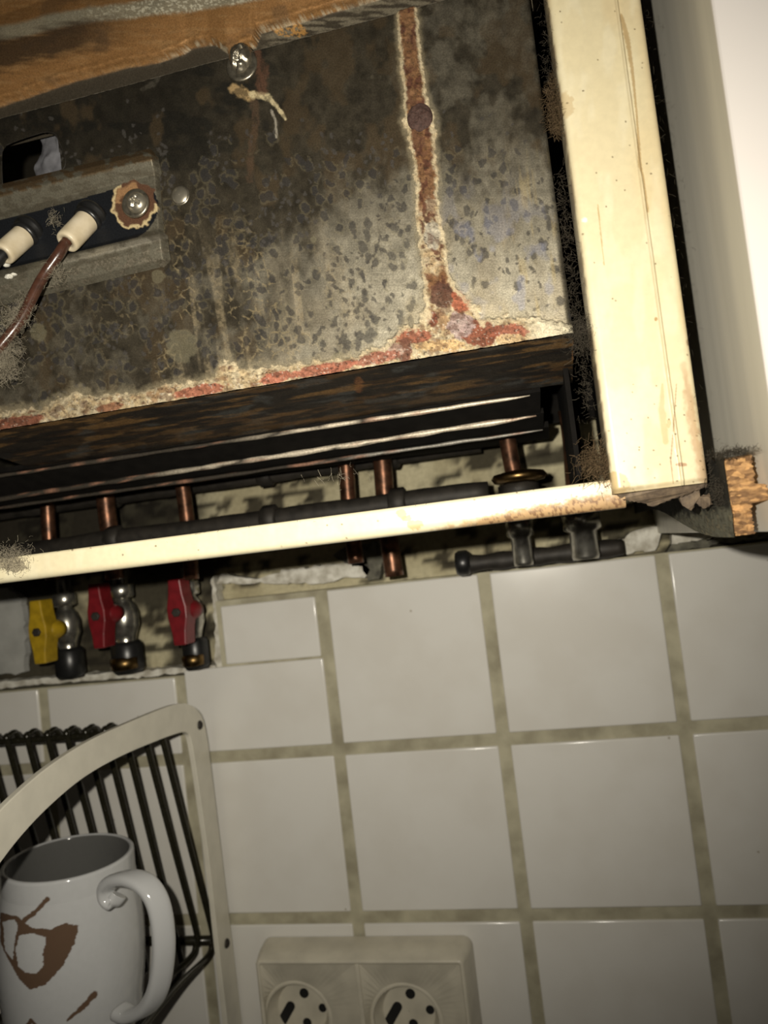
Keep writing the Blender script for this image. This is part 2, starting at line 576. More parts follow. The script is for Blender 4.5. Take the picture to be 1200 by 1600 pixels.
xs = np.linspace(-0.62, 0.62, 420); zs = np.linspace(-0.62, 0.62, 420) + CZ
PP = np.zeros((420, 420, 3)); PP[..., 0] = xs[None, :]; PP[..., 2] = zs[:, None]
PP[..., 1] = YB + 0.0015 * (fbm(xs[None, :] * 60 + 0 * zs[:, None], zs[:, None] * 60 + 0 * xs[None, :], 2, 3) - 0.5)
wall = grid('wall_back', PP, M['plaster'], None, plaster_col)
tag(wall, 'grimy beige plaster wall faced with square white glazed tiles and wide grout', 'wall', kind='structure')

ZT = GZ + S                                    # top of the whole tiles
gr = extrude_poly('grout', [(NX, WALL + 0.0016, ZT - 0.003), (0.6, WALL + 0.0016, ZT - 0.003), (0.6, WALL + 0.0016, GZ - 5 * S),
                            (-0.6, WALL + 0.0016, GZ - 5 * S), (-0.6, WALL + 0.0016, CUT + 0.001), (NX, WALL + 0.0016, CUT + 0.001)],
                  (0, 0.0135, 0), M['grout'], wall)
tile_me = {}


def tile(x0, x1, z0, z1, dy=0.0):
    key = (round(x1 - x0, 4), round(z1 - z0, 4))
    if key not in tile_me:
        bm = box_bm(key[0], 0.007, key[1], 0.0011, 3)
        me = bpy.data.meshes.new('tile'); bm.to_mesh(me); bm.free()
        me.polygons.foreach_set('use_smooth', [p.area < 4e-4 and p.area < 0.2 * key[0] * key[1] * 0.02 + 2.5e-4 and abs(p.normal.y) < 0.97 for p in me.polygons])
        me.materials.append(M['tile']); tile_me[key] = me
    o = bpy.data.objects.new('tile', tile_me[key]); COL.objects.link(o); o.parent = wall
    o.location = Vector(((x0 + x1) / 2, WALL + 0.0035 + dy, (z0 + z1) / 2)) - wall.location
    return o


rt = np.random.default_rng(4)
for i in range(-4, 6):
    for j in range(-1, 4):
        x0 = GX + i * S + G / 2; x1 = GX + (i + 1) * S - G / 2
        z1 = GZ - j * S - G / 2; z0 = GZ - (j + 1) * S + G / 2
        dy = float(rt.uniform(-0.0003, 0.0003))
        if j == -1 and i == -1:
            tile(x0, x1, z0, GZ + 0.0600, dy)
            tile(NX + 0.0035, x1 - 0.001, GZ + 0.0612, z1 - 0.003, dy + 0.0004)
        elif j == -1 and i < -1:
            tile(x0, x1, z0, CUT, dy)
        else:
            tile(x0, x1, z0, z1, dy)


def crumbly(name, outline, d, thick, mat, parent, seed):
    """broken slab: outline in photo pixels at depth d, edges roughened"""
    rng = np.random.default_rng(seed)
    pts = []
    n = len(outline)
    for i in range(n):
        a = np.array(outline[i], float); b = np.array(outline[(i + 1) % n], float)
        k = max(1, int(np.hypot(*(b - a)) / 7))
        for t in range(k):
            p = a + (b - a) * t / k + (rng.normal(0, 1.3, 2) if t else 0)
            pts.append(at(p[0], p[1], d))
    return extrude_poly(name, pts, (0, thick, 0), mat, parent)


crumbly('mortar_bed', [(338, 912), (345, 897), (400, 905), (450, 890), (520, 882), (560, 878), (578, 890), (570, 903), (545, 902), (505, 912), (420, 912)],
        WALL + 0.004, 0.011, M['mortar'], wall, 1)
crumbly('mortar_bed', [(330, 905), (334, 900), (352, 1040), (338, 1046)], WALL + 0.003, 0.011, M['mortar'], wall, 5)
crumbly('tile_fragment', [(957, 868), (962, 850), (985, 832), (1010, 824), (1036, 822), (1030, 845), (1024, 860)], WALL + 0.004, 0.009, M['mortar'], wall, 2)
crumbly('tile_fragment', [(1046, 858), (1052, 828), (1090, 822), (1150, 822), (1150, 838), (1080, 845)], WALL + 0.005, 0.009, M['mortar'], wall, 3)
crumbly('mortar_bed', [(1040, 868), (1050, 850), (1100, 843), (1180, 838), (1240, 830), (1240, 836), (1120, 850)], WALL + 0.003, 0.01, M['chipface'], wall, 4)
crumbly('mortar_bed', [(760, 893), (800, 882), (900, 868), (955, 862), (955, 869), (900, 876), (800, 890)], WALL + 0.004, 0.011, M['mortar'], wall, 6)
crumbly('niche_ledge', [(-60, 1072), (60, 1061), (160, 1052), (260, 1045), (336, 1040), (336, 1048), (200, 1060), (60, 1070), (-60, 1082)], WALL + 0.001, 0.014, M['mortar'], wall, 7)
crumbly('niche_lining', [(-80, 905), (-40, 925), (10, 918), (34, 935), (40, 990), (38, 1050), (-80, 1062)], WALL + 0.009, 0.006,
        mat_plain('grey_render', (0.42, 0.42, 0.39), 0.8, 0, 0.25, 60, 0.2), wall, 8)

# ================================================================== the heater
PD = 0.29                                      # depth of its front panel
hx0 = at(-90, 600, PD)[0]; hx1 = at(862, 262, PD)[0]
hz0 = at(450, 597, PD)[2]; hz1 = at(300, 103, PD)[2]
heater = thing('gas_water_heater', (at(420, 600, 0.34)[0], 0.36, hz0), 'old gas water heater with sooty steel front panel eaten by rust', 'water heater')

DRIP = [(628, -60, 15), (634, 0, 16), (641, 80, 17), (649, 150, 18), (655, 185, 25), (662, 240, 19), (667, 290, 18), (668, 330, 19), (675, 380, 21),
        (681, 430, 22), (688, 455, 27), (700, 485, 36), (706, 512, 54), (712, 545, 84)]
CR = np.array([(-100, 34), (0, 34), (60, 30), (125, 48), (150, 30), (190, 34), (215, 26), (270, 32), (300, 28), (335, 30), (350, 58), (370, 40), (420, 30), (480, 26),
               (560, 24), (600, 34), (630, 52), (660, 66), (760, 44), (800, 40), (840, 34), (880, 20), (900, 14)], float)


def crust_masks(px, py, Z):
    t = (Z - hz0) / PD * F                      # pixels above the bottom edge
    h = np.interp(px, CR[:, 0], CR[:, 1])
    e = fbm(px / 7, py / 7, 21, 4) - 0.5
    e2 = fbm(px / 16, py / 16, 23, 3) - 0.5
    a = t / h + 0.55 * e + 0.4 * e2             # < 1 inside the bottom crust
    b = pline(px, py, DRIP) + 0.35 * e + 0.3 * e2
    return a, b, t


def panel_col(px, py, P):
    a, b, t = crust_masks(px, py, P[..., 2])
    k = np.minimum(a, b)
    n1 = fbm(px / 60, py / 60, 1); n2 = fbm(px / 14, py / 20, 2); n3 = fbm(px / 4, py / 4, 3, 3)
    brush = fbm(px / 60 + py / 400, py / 1.6, 7, 2)
    # soot: heavy on the left and along the top, thin on the lower right
    soot = sstep(680, 280, px) * 1.0 + sstep(470, 170, py) * 0.95 + 0.7 * (n1 - 0.5) + 0.5 * (n2 - 0.5)
    soot = np.maximum(soot, np.maximum(0.93 * sstep(500, 300, px), 0.88 * sstep(340, 200, py)) + 0.25 * (n2 - 0.5))
    soot = np.clip(soot, 0, 1)
    C = np.empty(P.shape); C[:] = (0.41, 0.375, 0.29)
    C = C * (0.85 + 0.3 * brush[..., None]) * (0.8 + 0.4 * n2[..., None])
    C = mix(C, (0.30, 0.25, 0.17), 0.45 * sstep(0.45, 0.7, fbm(px / 40, py / 70, 5)))
    C = mix(C, (0.024, 0.0195, 0.0125), 0.975 * soot)
    mot = fbm(px / 11, py / 13, 301, 4)
    C = C * (1 + (0.3 + 0.8 * soot[..., None]) * (1.1 * mot[..., None] - 0.55))
    C = mix(C, (0.012, 0.012, 0.010), 0.7 * sstep(0.54, 0.66, fbm(px / 45, py / 28, 303, 4)) * sstep(330, 200, py) * sstep(520, 380, px))
    C = mix(C, (0.010, 0.009, 0.007), 0.65 * sstep(420, 250, px) * sstep(330, 200, py))
    C = mix(C, (0.065, 0.045, 0.024), 0.5 * sstep(0.55, 0.68, fbm(px / 35, py / 50, 305, 4)) * soot)
    met = 0.92 - 0.72 * soot
    rgh = 0.40 + 0.14 * n2 + 0.14 * soot
    # burnt-on droplets
    w = 0.9 * (fbm(px / 22, py / 22, 8, 3) - 0.5)
    f1, f2, idn = vor(px / 15 + w, py / 19 + w, 4)
    reg = sstep(180, 330, py) * (0.35 + 0.65 * sstep(0.42, 0.6, fbm(px / 75, py / 95, 9, 3))) * (1 - 0.55 * sstep(720, 860, px))
    on = (idn < 0.62 * reg + 0.22 * sstep(440, 500, px) * sstep(700, 640, px) * sstep(300, 380, py))
    rr = f1 + 0.45 * (fbm(px / 6, py / 6, 307, 3) - 0.5) + 0.25 * (idn - 0.3)
    sp = on * (1 - sstep(0.30, 0.42, rr))
    rim = on * sstep(0.30, 0.42, rr) * (1 - sstep(0.44, 0.62, rr))
    C = mix(C, (0.22, 0.19, 0.12), (0.38 - 0.18 * soot) * rim)
    C = mix(C, (0.030, 0.028, 0.027), 0.70 * sp)
    met = met * (1 - 0.5 * sp)
    g1, g2, idg = vor(px / 9 + w * 2, py / 12 + w * 2, 14)
    sm = (idg < 0.5 * sstep(0.45, 0.62, fbm(px / 50, py / 60, 19, 3)) * sstep(140, 300, py)) * (1 - sstep(0.25, 0.38, g1 + 0.3 * (n3 - 0.5)))
    C = mix(C, (0.06, 0.055, 0.05), 0.7 * sm)
    # pale lime network and runs on the left half
    edge = 1 - sstep(0.04, 0.16, (f2 - f1) + 0.2 * (n3 - 0.5))
    net = edge * sstep(0.48, 0.64, fbm(px / 32, py / 60, 25, 3)) * sstep(0.40, 0.55, fbm(px / 6, py / 6, 26, 3)) * sstep(80, 280, px) * sstep(640, 430, px) * sstep(300, 430, py)
    C = mix(C, (0.24, 0.19, 0.105), 0.6 * net)
    runs = sstep(0.56, 0.74, fbm(px / 11 - py / 90, py / 120, 27, 3)) * sstep(240, 300, px) * sstep(600, 470, px) * sstep(330, 460, py)
    C = mix(C, (0.26, 0.21, 0.13), 0.48 * runs * (0.3 + 0.7 * sstep(0.35, 0.65, n3)) * (1 - 0.7 * sp))
    yr = sstep(0.55, 0.75, fbm(px / 8 - py / 60, py / 60, 28, 3)) * sstep(770, 820, px) * sstep(200, 330, py)
    C = mix(C, (0.42, 0.33, 0.16), 0.4 * yr)
    bl = sstep(0.55, 0.72, fbm(px / 22, py / 30, 29, 3)) * sstep(640, 720, px) * sstep(250, 400, py)
    C = mix(C, (0.27, 0.28, 0.36), 0.4 * bl)
    met = met * (1 - 0.75 * np.maximum(net, runs)); rgh = np.clip(rgh + 0.3 * np.maximum(net, runs), 0, 1)
    # pale dried drops
    for cx, cy, r in ((247, 432, 11), (530, 561, 12), (285, 540, 26), (60, 520, 14), (490, 375, 5)):
        m = blob(px, py, cx, cy, r, r * 1.1, 33)
        C = mix(C, (0.14, 0.125, 0.08), 0.6 * m); met = met * (1 - 0.5 * m)
    # runs under the top screw
    for pts, c, s in (([(366, 138, 9), (388, 150, 9), (400, 148, 7)], (0.36, 0.25, 0.12), 0.85),
                      ([(395, 148, 7), (418, 152, 6), (432, 165, 4), (446, 186, 3)], (0.50, 0.42, 0.25), 0.9),
                      ([(398, 160, 8), (400, 190, 6), (392, 240, 6), (390, 280, 7)], (0.075, 0.046, 0.028), 0.6),
                      ([(424, 172, 2.5), (431, 190, 2.5), (432, 215, 2)], (0.34, 0.31, 0.25), 0.7),
                      ([(250, 118, 3), (238, 132, 6), (222, 140, 3)], (0.10, 0.09, 0.07), 0.35),
                      ([(402, 78, 5), (410, 110, 12), (408, 140, 10)], (0.10, 0.05, 0.03), 0.7)):
        m = (1 - sstep(0.55, 1.15, pline(px, py, pts) + 0.9 * (fbm(px / 6, py / 6, 311, 3) - 0.5))) * s * (0.45 + 0.55 * sstep(0.36, 0.56, fbm(px / 5, py / 9, 313, 3)))
        C = mix(C, c, m); met = met * (1 - m)
    # worn bright top lip
    lip = 1 - sstep(1.2, 3.2, (hz1 - P[..., 2]) / PD * F + 1.5 * (n3 - 0.5))
    C = mix(C, (0.55, 0.50, 0.40), 0.8 * lip)
    # rust crust
    ins = 1 - sstep(0.93, 1.04, k)
    q = fbm(px / 9, py / 9, 41, 4); q2 = fbm(px / 22, py / 16, 43, 3)
    R = np.empty(P.shape); R[:] = (0.44, 0.34, 0.20)
    R = mix(R, (0.50, 0.42, 0.28), sstep(0.42, 0.6, q))
    R = mix(R, (0.27, 0.15, 0.075), 0.7 * sstep(0.56, 0.66, q2))
    drip = (b < a)
    # stem of the run: brown core
    core = drip * (1 - sstep(0.58, 0.80, b)) * sstep(490, 440, py)
    R = mix(R, (0.165, 0.080, 0.036), 0.95 * core * (1 - 0.75 * blob(px, py, 676, 370, 32, 62, 8)))
    R = mix(R, (0.085, 0.035, 0.022), 0.9 * core * sstep(0.54, 0.62, fbm(px / 9, py / 16, 45, 3)))
    R = mix(R, (0.36, 0.34, 0.28), 0.7 * drip * blob(px, py, 676, 368, 14, 24, 3))
    # lumps of red scale along the foot
    for cx, cy, rx, ry, c in ((690, 462, 20, 22, (0.10, 0.05, 0.035)), (722, 468, 17, 26, (0.33, 0.10, 0.055)), (676, 498, 10, 12, (0.20, 0.06, 0.035)),
                              (748, 520, 34, 26, (0.21, 0.06, 0.035)), (797, 518, 30, 12, (0.32, 0.11, 0.07)), (720, 508, 22, 22, (0.36, 0.27, 0.25)),
                              (640, 525, 38, 12, (0.30, 0.10, 0.06)), (632, 548, 12, 20, (0.16, 0.07, 0.05)),
                              (612, 548, 20, 13, (0.42, 0.30, 0.24)),
                              (690, 540, 40, 10, (0.58, 0.40, 0.20)), (800, 530, 26, 9, (0.50, 0.36, 0.20))):
        m = blob(px, py, cx, cy, rx, ry, int(cx), 0.6, 7)
        R = mix(R, c, 0.92 * m)
    for cx, ct, rx, ry, c in ((585, 13, 42, 12, (0.30, 0.12, 0.08)), (505, 9, 58, 11, (0.34, 0.125, 0.08)), (430, 9, 28, 11, (0.36, 0.125, 0.08)),
                              (312, 9, 44, 11, (0.33, 0.115, 0.07)), (25, 7, 48, 13, (0.25, 0.085, 0.05)), (172, 7, 24, 8, (0.28, 0.13, 0.07))):
        R = mix(R, c, 0.92 * blob(px, t, cx, ct, rx, ry, cx, 0.5, 7))
    R = mix(R, (0.05, 0.03, 0.02), 0.75 * sstep(0.66, 0.74, fbm(px / 3.2, py / 3.2, 47, 3)))
    R = mix(R, (0.66, 0.60, 0.50), 0.5 * sstep(0.70, 0.78, fbm(px / 3.0, py / 3.0, 49, 3)) * (1 - core))
    R = R * (0.45 + 0.95 * fbm(px / 4.5, py / 4.5, 331, 3))[..., None]
    R = mix(R, (0.10, 0.045, 0.028), 0.55 * sstep(0.54, 0.64, fbm(px / 12, py / 9, 333, 4)) * (k < 0.75))
    # pale margin, white on the far right
    mar = sstep(0.70, 0.86, k) * ins
    R = mix(R, (0.56, 0.47, 0.31), 0.88 * mar * (0.45 + 0.55 * sstep(0.35, 0.5, q)))
    R = mix(R, (0.66, 0.60, 0.44), 0.8 * sstep(815, 850, px))
    fade = 0.1 + 0.9 * sstep(-60, 420, px)
    C = C * (1 - ins[..., None]) + (R * (0.6 + 0.4 * fade[..., None])) * ins[..., None]
    halo = (1 - sstep(1.0, 1.5, k)) * (1 - ins)
    C = mix(C, (0.40, 0.34, 0.22), 0.35 * halo)
    met = met * (1 - ins); rgh = rgh * (1 - ins) + 0.85 * ins
    return C, met, rgh


nx, nz = 640, 440
ux = np.linspace(hx0, hx1, nx); uz = np.linspace(hz1, hz0, nz)
P = np.zeros((nz, nx, 3)); P[..., 0] = ux[None]; P[..., 2] = uz[:, None]; P[..., 1] = PD
px, py = pix(P)
a_, b_, t_ = crust_masks(px, py, P[..., 2])
k_ = np.minimum(a_, b_)
ins = 1 - sstep(0.8, 1.05, k_)
bumpy = fbm(px / 8, py / 8, 51, 4)
P[..., 1] -= ins * (0.0004 + 0.0016 * bumpy * sstep(1.0, 0.6, k_))
P[..., 1] -= 0.0008 * ins * (1 - sstep(0, 30, t_))
P[..., 1] += 0.0008 * (fbm(px / 200, py / 200, 53, 2) - 0.5)
# rolled right-hand edge and folded top lip
er = np.clip((ux - (hx1 - 0.0022)) / 0.0022, 0, 1)
P[..., 1] += 0.0022 * (1 - np.sqrt(1 - er[None] ** 2 * 0.98))
et = np.clip((uz - (hz1 - 0.0012)) / 0.0012, 0, 1)
P[..., 1] += 0.0012 * (1 - np.sqrt(1 - et[:, None] ** 2 * 0.98))
HOLE = [(4, 290), (3, 240), (12, 226), (60, 209), (78, 207), (90, 216), (97, 266)]
keep = ~inpoly((px[:-1, :-1] + px[1:, 1:]) / 2, (py[:-1, :-1] + py[1:, 1:]) / 2, HOLE)
grid('front_panel', P, M['panel'], heater, panel_col, keep=keep)['label'] = 'sooty steel panel with droplets, lime runs and a thick rust run'
hp = HOLE + [HOLE[0]]
rim = resample([at(x, y, PD) for x, y in hp], 60)
tube('slot_rim', rim, 0.00022, M['darkmetal'], heater, 6)
box('side_wall', (hx1 - 0.002, PD + 0.0022, hz0), (hx1 - 0.001, 0.42, hz1 + 0.10), M['soot'], heater)
# inside of the burner chamber, seen through the slot
c0 = at(-60, 340, PD)[0], at(160, 300, PD)[0]
box('chamber_back', (hx0, PD + 0.06, at(0, 420, PD)[2]), (c0[1], PD + 0.062, hz1), M['soot'], heater)
rng = np.random.default_rng(8)
PI_ = np.zeros((24, 20, 3))
for i in range(24):
    for j in range(20):
        q = at(54 + 50 * j / 19 + 6 * math.sin(i * .3), 205 + 80 * i / 23, PD + 0.022)
        q[1] += 0.004 * (fbm(np.array(i / 5.0), np.array(j / 4.0), 77, 3) - 0.5) + 0.008 * ((j / 19 - .6) ** 2)
        PI_[i, j] = q
o = grid('insulation_scrap', PI_, M['bluebit'], heater)
o['label'] = 'crumpled pale insulation inside the slot'

# ---------------------------------------------------------------- copper heat exchanger above the panel
EDGE = np.array([(-100, 196), (0, 168), (110, 130), (200, 106), (250, 98), (290, 84), (300, 76), (335, 70), (352, 80), (362, 88), (400, 74), (408, 52), (440, 44), (520, 20), (620, -8), (900, -80)], float)


def copper_col(px, py, P):
    n = fbm(px / 30 + py / 50, py / 5, 61, 4); n2 = fbm(px / 40, py / 25, 62, 4); n3 = fbm(px / 3, py / 3, 63, 3)
    ce = np.interp(px, EDGE[:, 0], EDGE[:, 1])
    e = ce - py + 2.0 * (fbm(px / 9, py / 9, 64, 3) - 0.5)
    C = np.empty(P.shape); C[:] = (0.25, 0.13, 0.048)
    C = mix(C, (0.30, 0.175, 0.075), 0.6 * sstep(0.5, 0.7, n))
    C = mix(C, (0.16, 0.09, 0.04), 0.75 * sstep(0.54, 0.70, n2))
    tgrey = np.interp(px, (-100, 0, 150, 300, 380, 900), (72, 52, 22, 4, -10, -120))
    band = 1 - sstep(8, 17, np.abs(py - tgrey + 8 * (n2 - 0.5)))
    C = mix(C, (0.20, 0.19, 0.14), 0.85 * band)
    C = mix(C, (0.50, 0.47, 0.36), 0.8 * band * sstep(0.54, 0.64, n3) * sstep(60, 260, px))
    dk = np.interp(px, (-100, 0, 100, 190, 900), (105, 85, 62, 45, -200))
    C = mix(C, (0.045, 0.030, 0.018), 0.85 * (1 - sstep(14, 34, np.abs(py - dk) + 26 * (n - 0.5))) * sstep(230, 110, px))
    # corroded margin; below it gap shade painted as a dark strip, flange further right
    m = 1 - sstep(3, 8, np.abs(e - 3))
    C = mix(C, (0.55, 0.50, 0.36), 0.55 * m * sstep(0.46, 0.58, n3) * (0.1 + 0.9 * sstep(230, 300, px)))
    fl_ = sstep(2, -2, e)
    fc = np.empty(P.shape); fc[:] = (0.050, 0.042, 0.030)
    fc = mix(fc, (0.16, 0.14, 0.10), sstep(400, 430, px) * sstep(0.4, 0.6, n))
    fc = mix(fc, (0.45, 0.24, 0.07), 0.8 * blob(px, py, 455, 48, 26, 12, 5) * sstep(0.4, 0.5, n3))
    C = C * (1 - fl_[..., None]) + fc * fl_[..., None]
    met = 0.35 * (1 - band) * (1 - m) * (1 - 0.6 * fl_)
    return C, met, 0.5 + 0.25 * n2


nx, ny = 420, 170
P = np.zeros((ny, nx, 3))
X0 = at(-90, 60, 0.30)[0]; X1 = at(840, 60, 0.30)[0]
vz = np.linspace(0, 1, ny)
P[..., 0] = np.linspace(X0, X1, nx)[None]
P[..., 2] = (hz1 + 0.085 - vz * 0.090)[:, None]
P[..., 1] = 0.3035
px, py = pix(P)
ce = np.interp(px, EDGE[:, 0], EDGE[:, 1])
e = ce - py + 2.0 * (fbm(px / 9, py / 9, 64, 3) - 0.5)
P[..., 1] -= 0.0040 * sstep(-1, 4, e) + 0.004 * np.sin(np.clip(e / 130, 0, 1) * 3.1)
P[..., 1] += 0.0010 * (fbm(px / 50, py / 50, 66, 3) - 0.5) - 0.0005 * fbm(px / 4, py / 4, 67, 2) * (1 - sstep(4, 9, np.abs(e - 2)))
grid('copper_body', P, M['panel'], heater, copper_col)['label'] = 'tarnished orange copper heat exchanger skin'

# ---------------------------------------------------------------- screws, rivet, electrode bracket
dome('screw', at(379, 96, PD + 0.002), 0.0055, 0.0058, M['steel'], heater, (-0.05, -1, -0.12), squash=(1.0, 1.25), rough=0.0020, seed=3, slot=True)['label'] = 'large tarnished slotted screw'
lathe('washer', at(379, 104, PD + 0.001), (0, -1, 0), [(0.0068, 0), (0.0068, 0.0010), (0.0062, 0.0014), (0.0050, 0.0014)], M['steel'], heater)
dome('rivet', at(282, 306, PD), 0.0038, 0.0014, M['brightsteel'], heater)
lathe('rivet_rim', at(282, 306, PD), (0, -1, 0), [(0.0043, 0), (0.0043, 0.0005), (0.0036, 0.0006)], M['steel'], heater)
dome('rusted_bolt', at(656, 184, PD - 0.0008), 0.0050, 0.0016, M['rustknob'], heater, squash=(1, 1.12), rough=0.0012, seed=5)

XS = [(238, 231, .2892), (239, 238, .2850), (241, 247, .2836), (243, 257, .2846), (246, 272, .2872), (252, 357, .2872), (254, 364, .2848), (255, 372, .2832), (256, 386, .2836), (259, 404, .2862), (258, 416, .2892)]
nb, mb = 260, 150
cum = [0]
for q0, q1 in zip(XS[:-1], XS[1:]):
    cum.append(cum[-1] + math.hypot(q1[1] - q0[1], (q1[2] - q0[2]) * 3000))
tt = np.interp(np.linspace(0, cum[-1], mb), cum, range(len(XS)))
xr = np.interp(tt, range(len(XS)), [q[0] for q in XS]); yr = np.interp(tt, range(len(XS)), [q[1] for q in XS]); dr = np.interp(tt, range(len(XS)), [q[2] for q in XS])
P = np.zeros((mb, nb, 3))
for i in range(mb):
    a = at(xr[i], yr[i], dr[i]); b = at(-60, yr[i] + 0.24 * (xr[i] + 60), dr[i])
    s = np.linspace(0, 1, nb)
    P[i] = b[None] + (a - b)[None] * s[:, None]
    P[i, :, 1] += 0.0045 * sstep(0.985, 1.0, s)


def bracket_col(px, py, P):
    n = fbm(px / 12, py / 8, 71, 4); n3 = fbm(px / 3, py / 3, 72, 3)
    yy = py + 0.24 * (px - 245)                  # straighten the tilt
    C = np.empty(P.shape); C[:] = (0.165, 0.152, 0.115)
    C = mix(C, (0.38, 0.35, 0.28), (1 - sstep(2, 8, np.abs(yy - 372))) * sstep(40, 130, px))
    C = mix(C, (0.085, 0.072, 0.05), 0.6 * sstep(0.42, 0.66, n))
    C = mix(C, (0.12, 0.075, 0.035), 0.8 * sstep(252, 246, yy) * sstep(0.35, 0.5, n))
    r = np.hypot(px - 211, (py - 318))
    inner = (yy > 279 + 5 * sstep(200, 60, px)) & (yy < 364) & ((px < 205) | (np.hypot(px - 205, (yy - 322) * 0.98) < 42))
    C = np.where(inner[..., None], np.array((0.010, 0.011, 0.013)), C)
    met = np.where(inner, 0.0, 0.55); rg = np.where(inner, 0.35, 0.42 + 0.2 * n)
    rs = np.hypot((px - 209) / 37, (py - 320) / 40) + 0.45 * (fbm(px / 11, py / 11, 75, 3) - 0.5)
    m = (1 - sstep(0.9, 0.96, rs)) * (yy < 372)
    C = mix(C, (0.085, 0.042, 0.024), m)
    C = mix(C, (0.50, 0.40, 0.22), 0.9 * m * sstep(0.76, 0.85, rs) * ((py > 318) | (px < 190)))
    C = mix(C, (0.30, 0.17, 0.08), 0.8 * m * (1 - sstep(0.06, 0.2, np.abs(rs - 0.66))) * (px < 215) * (py < 318))
    met = met * (1 - m); rg = rg * (1 - m) + 0.8 * m
    dust = sstep(0.52, 0.66, n3 * 0.5 + n * 0.5) * (yy > 385)
    C = mix(C, (0.24, 0.21, 0.16), 0.6 * dust)
    return C, met, rg


br = grid('electrode_bracket', P, M['panel'], heater, bracket_col)
br['label'] = 'folded steel bracket with a black centre'
lathe('screw_washer', at(213, 319, .287), (0, -1, 0), [(0.0062, 0), (0.0062, 0.0010), (0.0056, 0.0014), (0.0045, 0.0014)], M['steel'], br)
dome('bracket_screw', at(214, 317, .286), 0.0044, 0.0028, M['brightsteel'], br, cross=True)


def insulator(bx, by, ex, ey, d0, d1, wire_path, seed):
    a = at(bx, by, d0); b = at(ex, ey, d1)
    ax = b - a; L = np.linalg.norm(ax); ax = ax / L
    r = 0.0049
    o = lathe('ceramic_insulator', a, ax, [(r * 0.98, 0), (r, L * .1), (r * .98, L * .9), (r * 0.94, L * 0.98), (r * 0.86, L), (r * 0.52, L), (r * 0.47, L * .96), (r * 0.46, L * .6)], M['ceramic'], heater, 36)
    lathe('black_collar', a - ax * 0.002, ax, [(r * 1.10, -0.001), (r * 1.35, 0.0), (r * 1.38, 0.0022), (r * 1.15, 0.003), (r * 1.22, 0.0042), (r * 1.20, 0.0056), (r * 1.0, 0.006)], M['black'], o, 32)
    return o


insulator(143, 338, 104, 379, .287, .276, None, 1)
insulator(45, 362, 4, 398, .287, .276, None, 2)
wp = [at(*q) for q in ((125, 357, .281), (104, 378, .277), (92, 397, .275), (72, 425, .274), (55, 455, .272), (38, 490, .270), (18, 520, .268), (-14, 556, .266), (-60, 600, .264))]
tube('electrode_lead', resample(wp, 60), 0.0022, M['wire'], heater, 16)
wp = [at(*q) for q in ((24, 380, .281), (2, 400, .277), (-16, 420, .275), (-44, 452, .273), (-80, 500, .270))]
tube('electrode_lead', resample(wp, 30), 0.0026, M['black'], heater, 14)
lint('dust_fluff', [(at(24, 500, .269), (.005, .003, .005), 260, .006), (at(6, 545, .268), (.007, .003, .007), 320, .007), (at(8, 575, .269), (.006, .003, .006), 240, .006),
                    (at(88, 428, .274), (.004, .002, .004), 90, .005), (at(36, 480, .2705), (.005, .002, .004), 140, .004), (at(85, 345, .280), (.003, .002, .004), 50, .004)],
     M['lint'], heater, 3)
for k, (x, y, s) in enumerate(((14, 432, 5), (10, 414, 4), (22, 429, 3))):
    q = at(x, y, .2826)
    dome('white_crumb', q, s * 0.00026, 0.0010, M['whitebit'], heater, squash=(1.5, 0.8), rough=0.0014, seed=k + 20)

# ---------------------------------------------------------------- underside of the heater
L1 = [(-90, 772), (0, 752), (200, 712), (410, 668), (825, 618), (905, 608)]


def under_col(px, py, P):
    n = fbm(px / 70 + py / 30, (py + 0.15 * px) / 7, 81, 4); n3 = fbm(px / 4, py / 4, 82, 3)
    n2 = fbm(px / 45, (py + 0.15 * px) / 14, 83, 3)
    C = np.empty(P.shape); C[:] = (0.020, 0.015, 0.010)
    C = mix(C, (0.10, 0.052, 0.018), 0.75 * sstep(0.54, 0.68, n))
    C = mix(C, (0.060, 0.062, 0.058), 0.7 * sstep(0.58, 0.70, n2))
    C = mix(C, (0.19, 0.105, 0.035), 0.8 * sstep(0.5, 0.62, fbm(px / 60 + py / 30, (py + 0.15 * px) / 6, 87, 4)) * sstep(52, 12, (hz0 - P[..., 2]) / 0.3 * F + 8))
    C = mix(C, (0.30, 0.12, 0.04), 0.4 * blob(px, py, 560, 604, 7, 14, 3, 1.0))
    C = mix(C, (0.35, 0.15, 0.04), 0.8 * blob(px, py, 899, 548, 6, 20, 4))
    C = mix(C, (0.008, 0.006, 0.005), 0.8 * sstep(0.56, 0.64, fbm(px / 50, (py + 0.15 * px) / 5, 84, 3)))
    C = C * (0.75 + 0.5 * n3[..., None])
    return C, np.full(px.shape, 0.25), np.full(px.shape, 0.62)


nx, ny = 360, 60
P = np.zeros((ny, nx, 3))
fx = np.linspace(-90, 905, nx)
l1 = np.array(L1, float)
for j in range(nx):
    X = hx0 + (hx1 - hx0) * j / (nx - 1)
    a = np.array([X, PD - 0.0003, hz0])
    # far edge, on the line of the first bright lip
    b = np.array([X, 0.345, at(600, 645, 0.345)[2]])
    s = np.linspace(0, 1, ny)[:, None]
    P[:, j] = a + (b - a) * s
px, py = pix(P)
P[..., 2] += 0.0016 * (fbm(px / 60, py / 10, 86, 4) - 0.5) * np.linspace(0, 1, ny)[:, None] ** 0.5
grid('bottom_plate', P, M['crust'], heater, under_col)['label'] = 'rust-streaked dark underside'


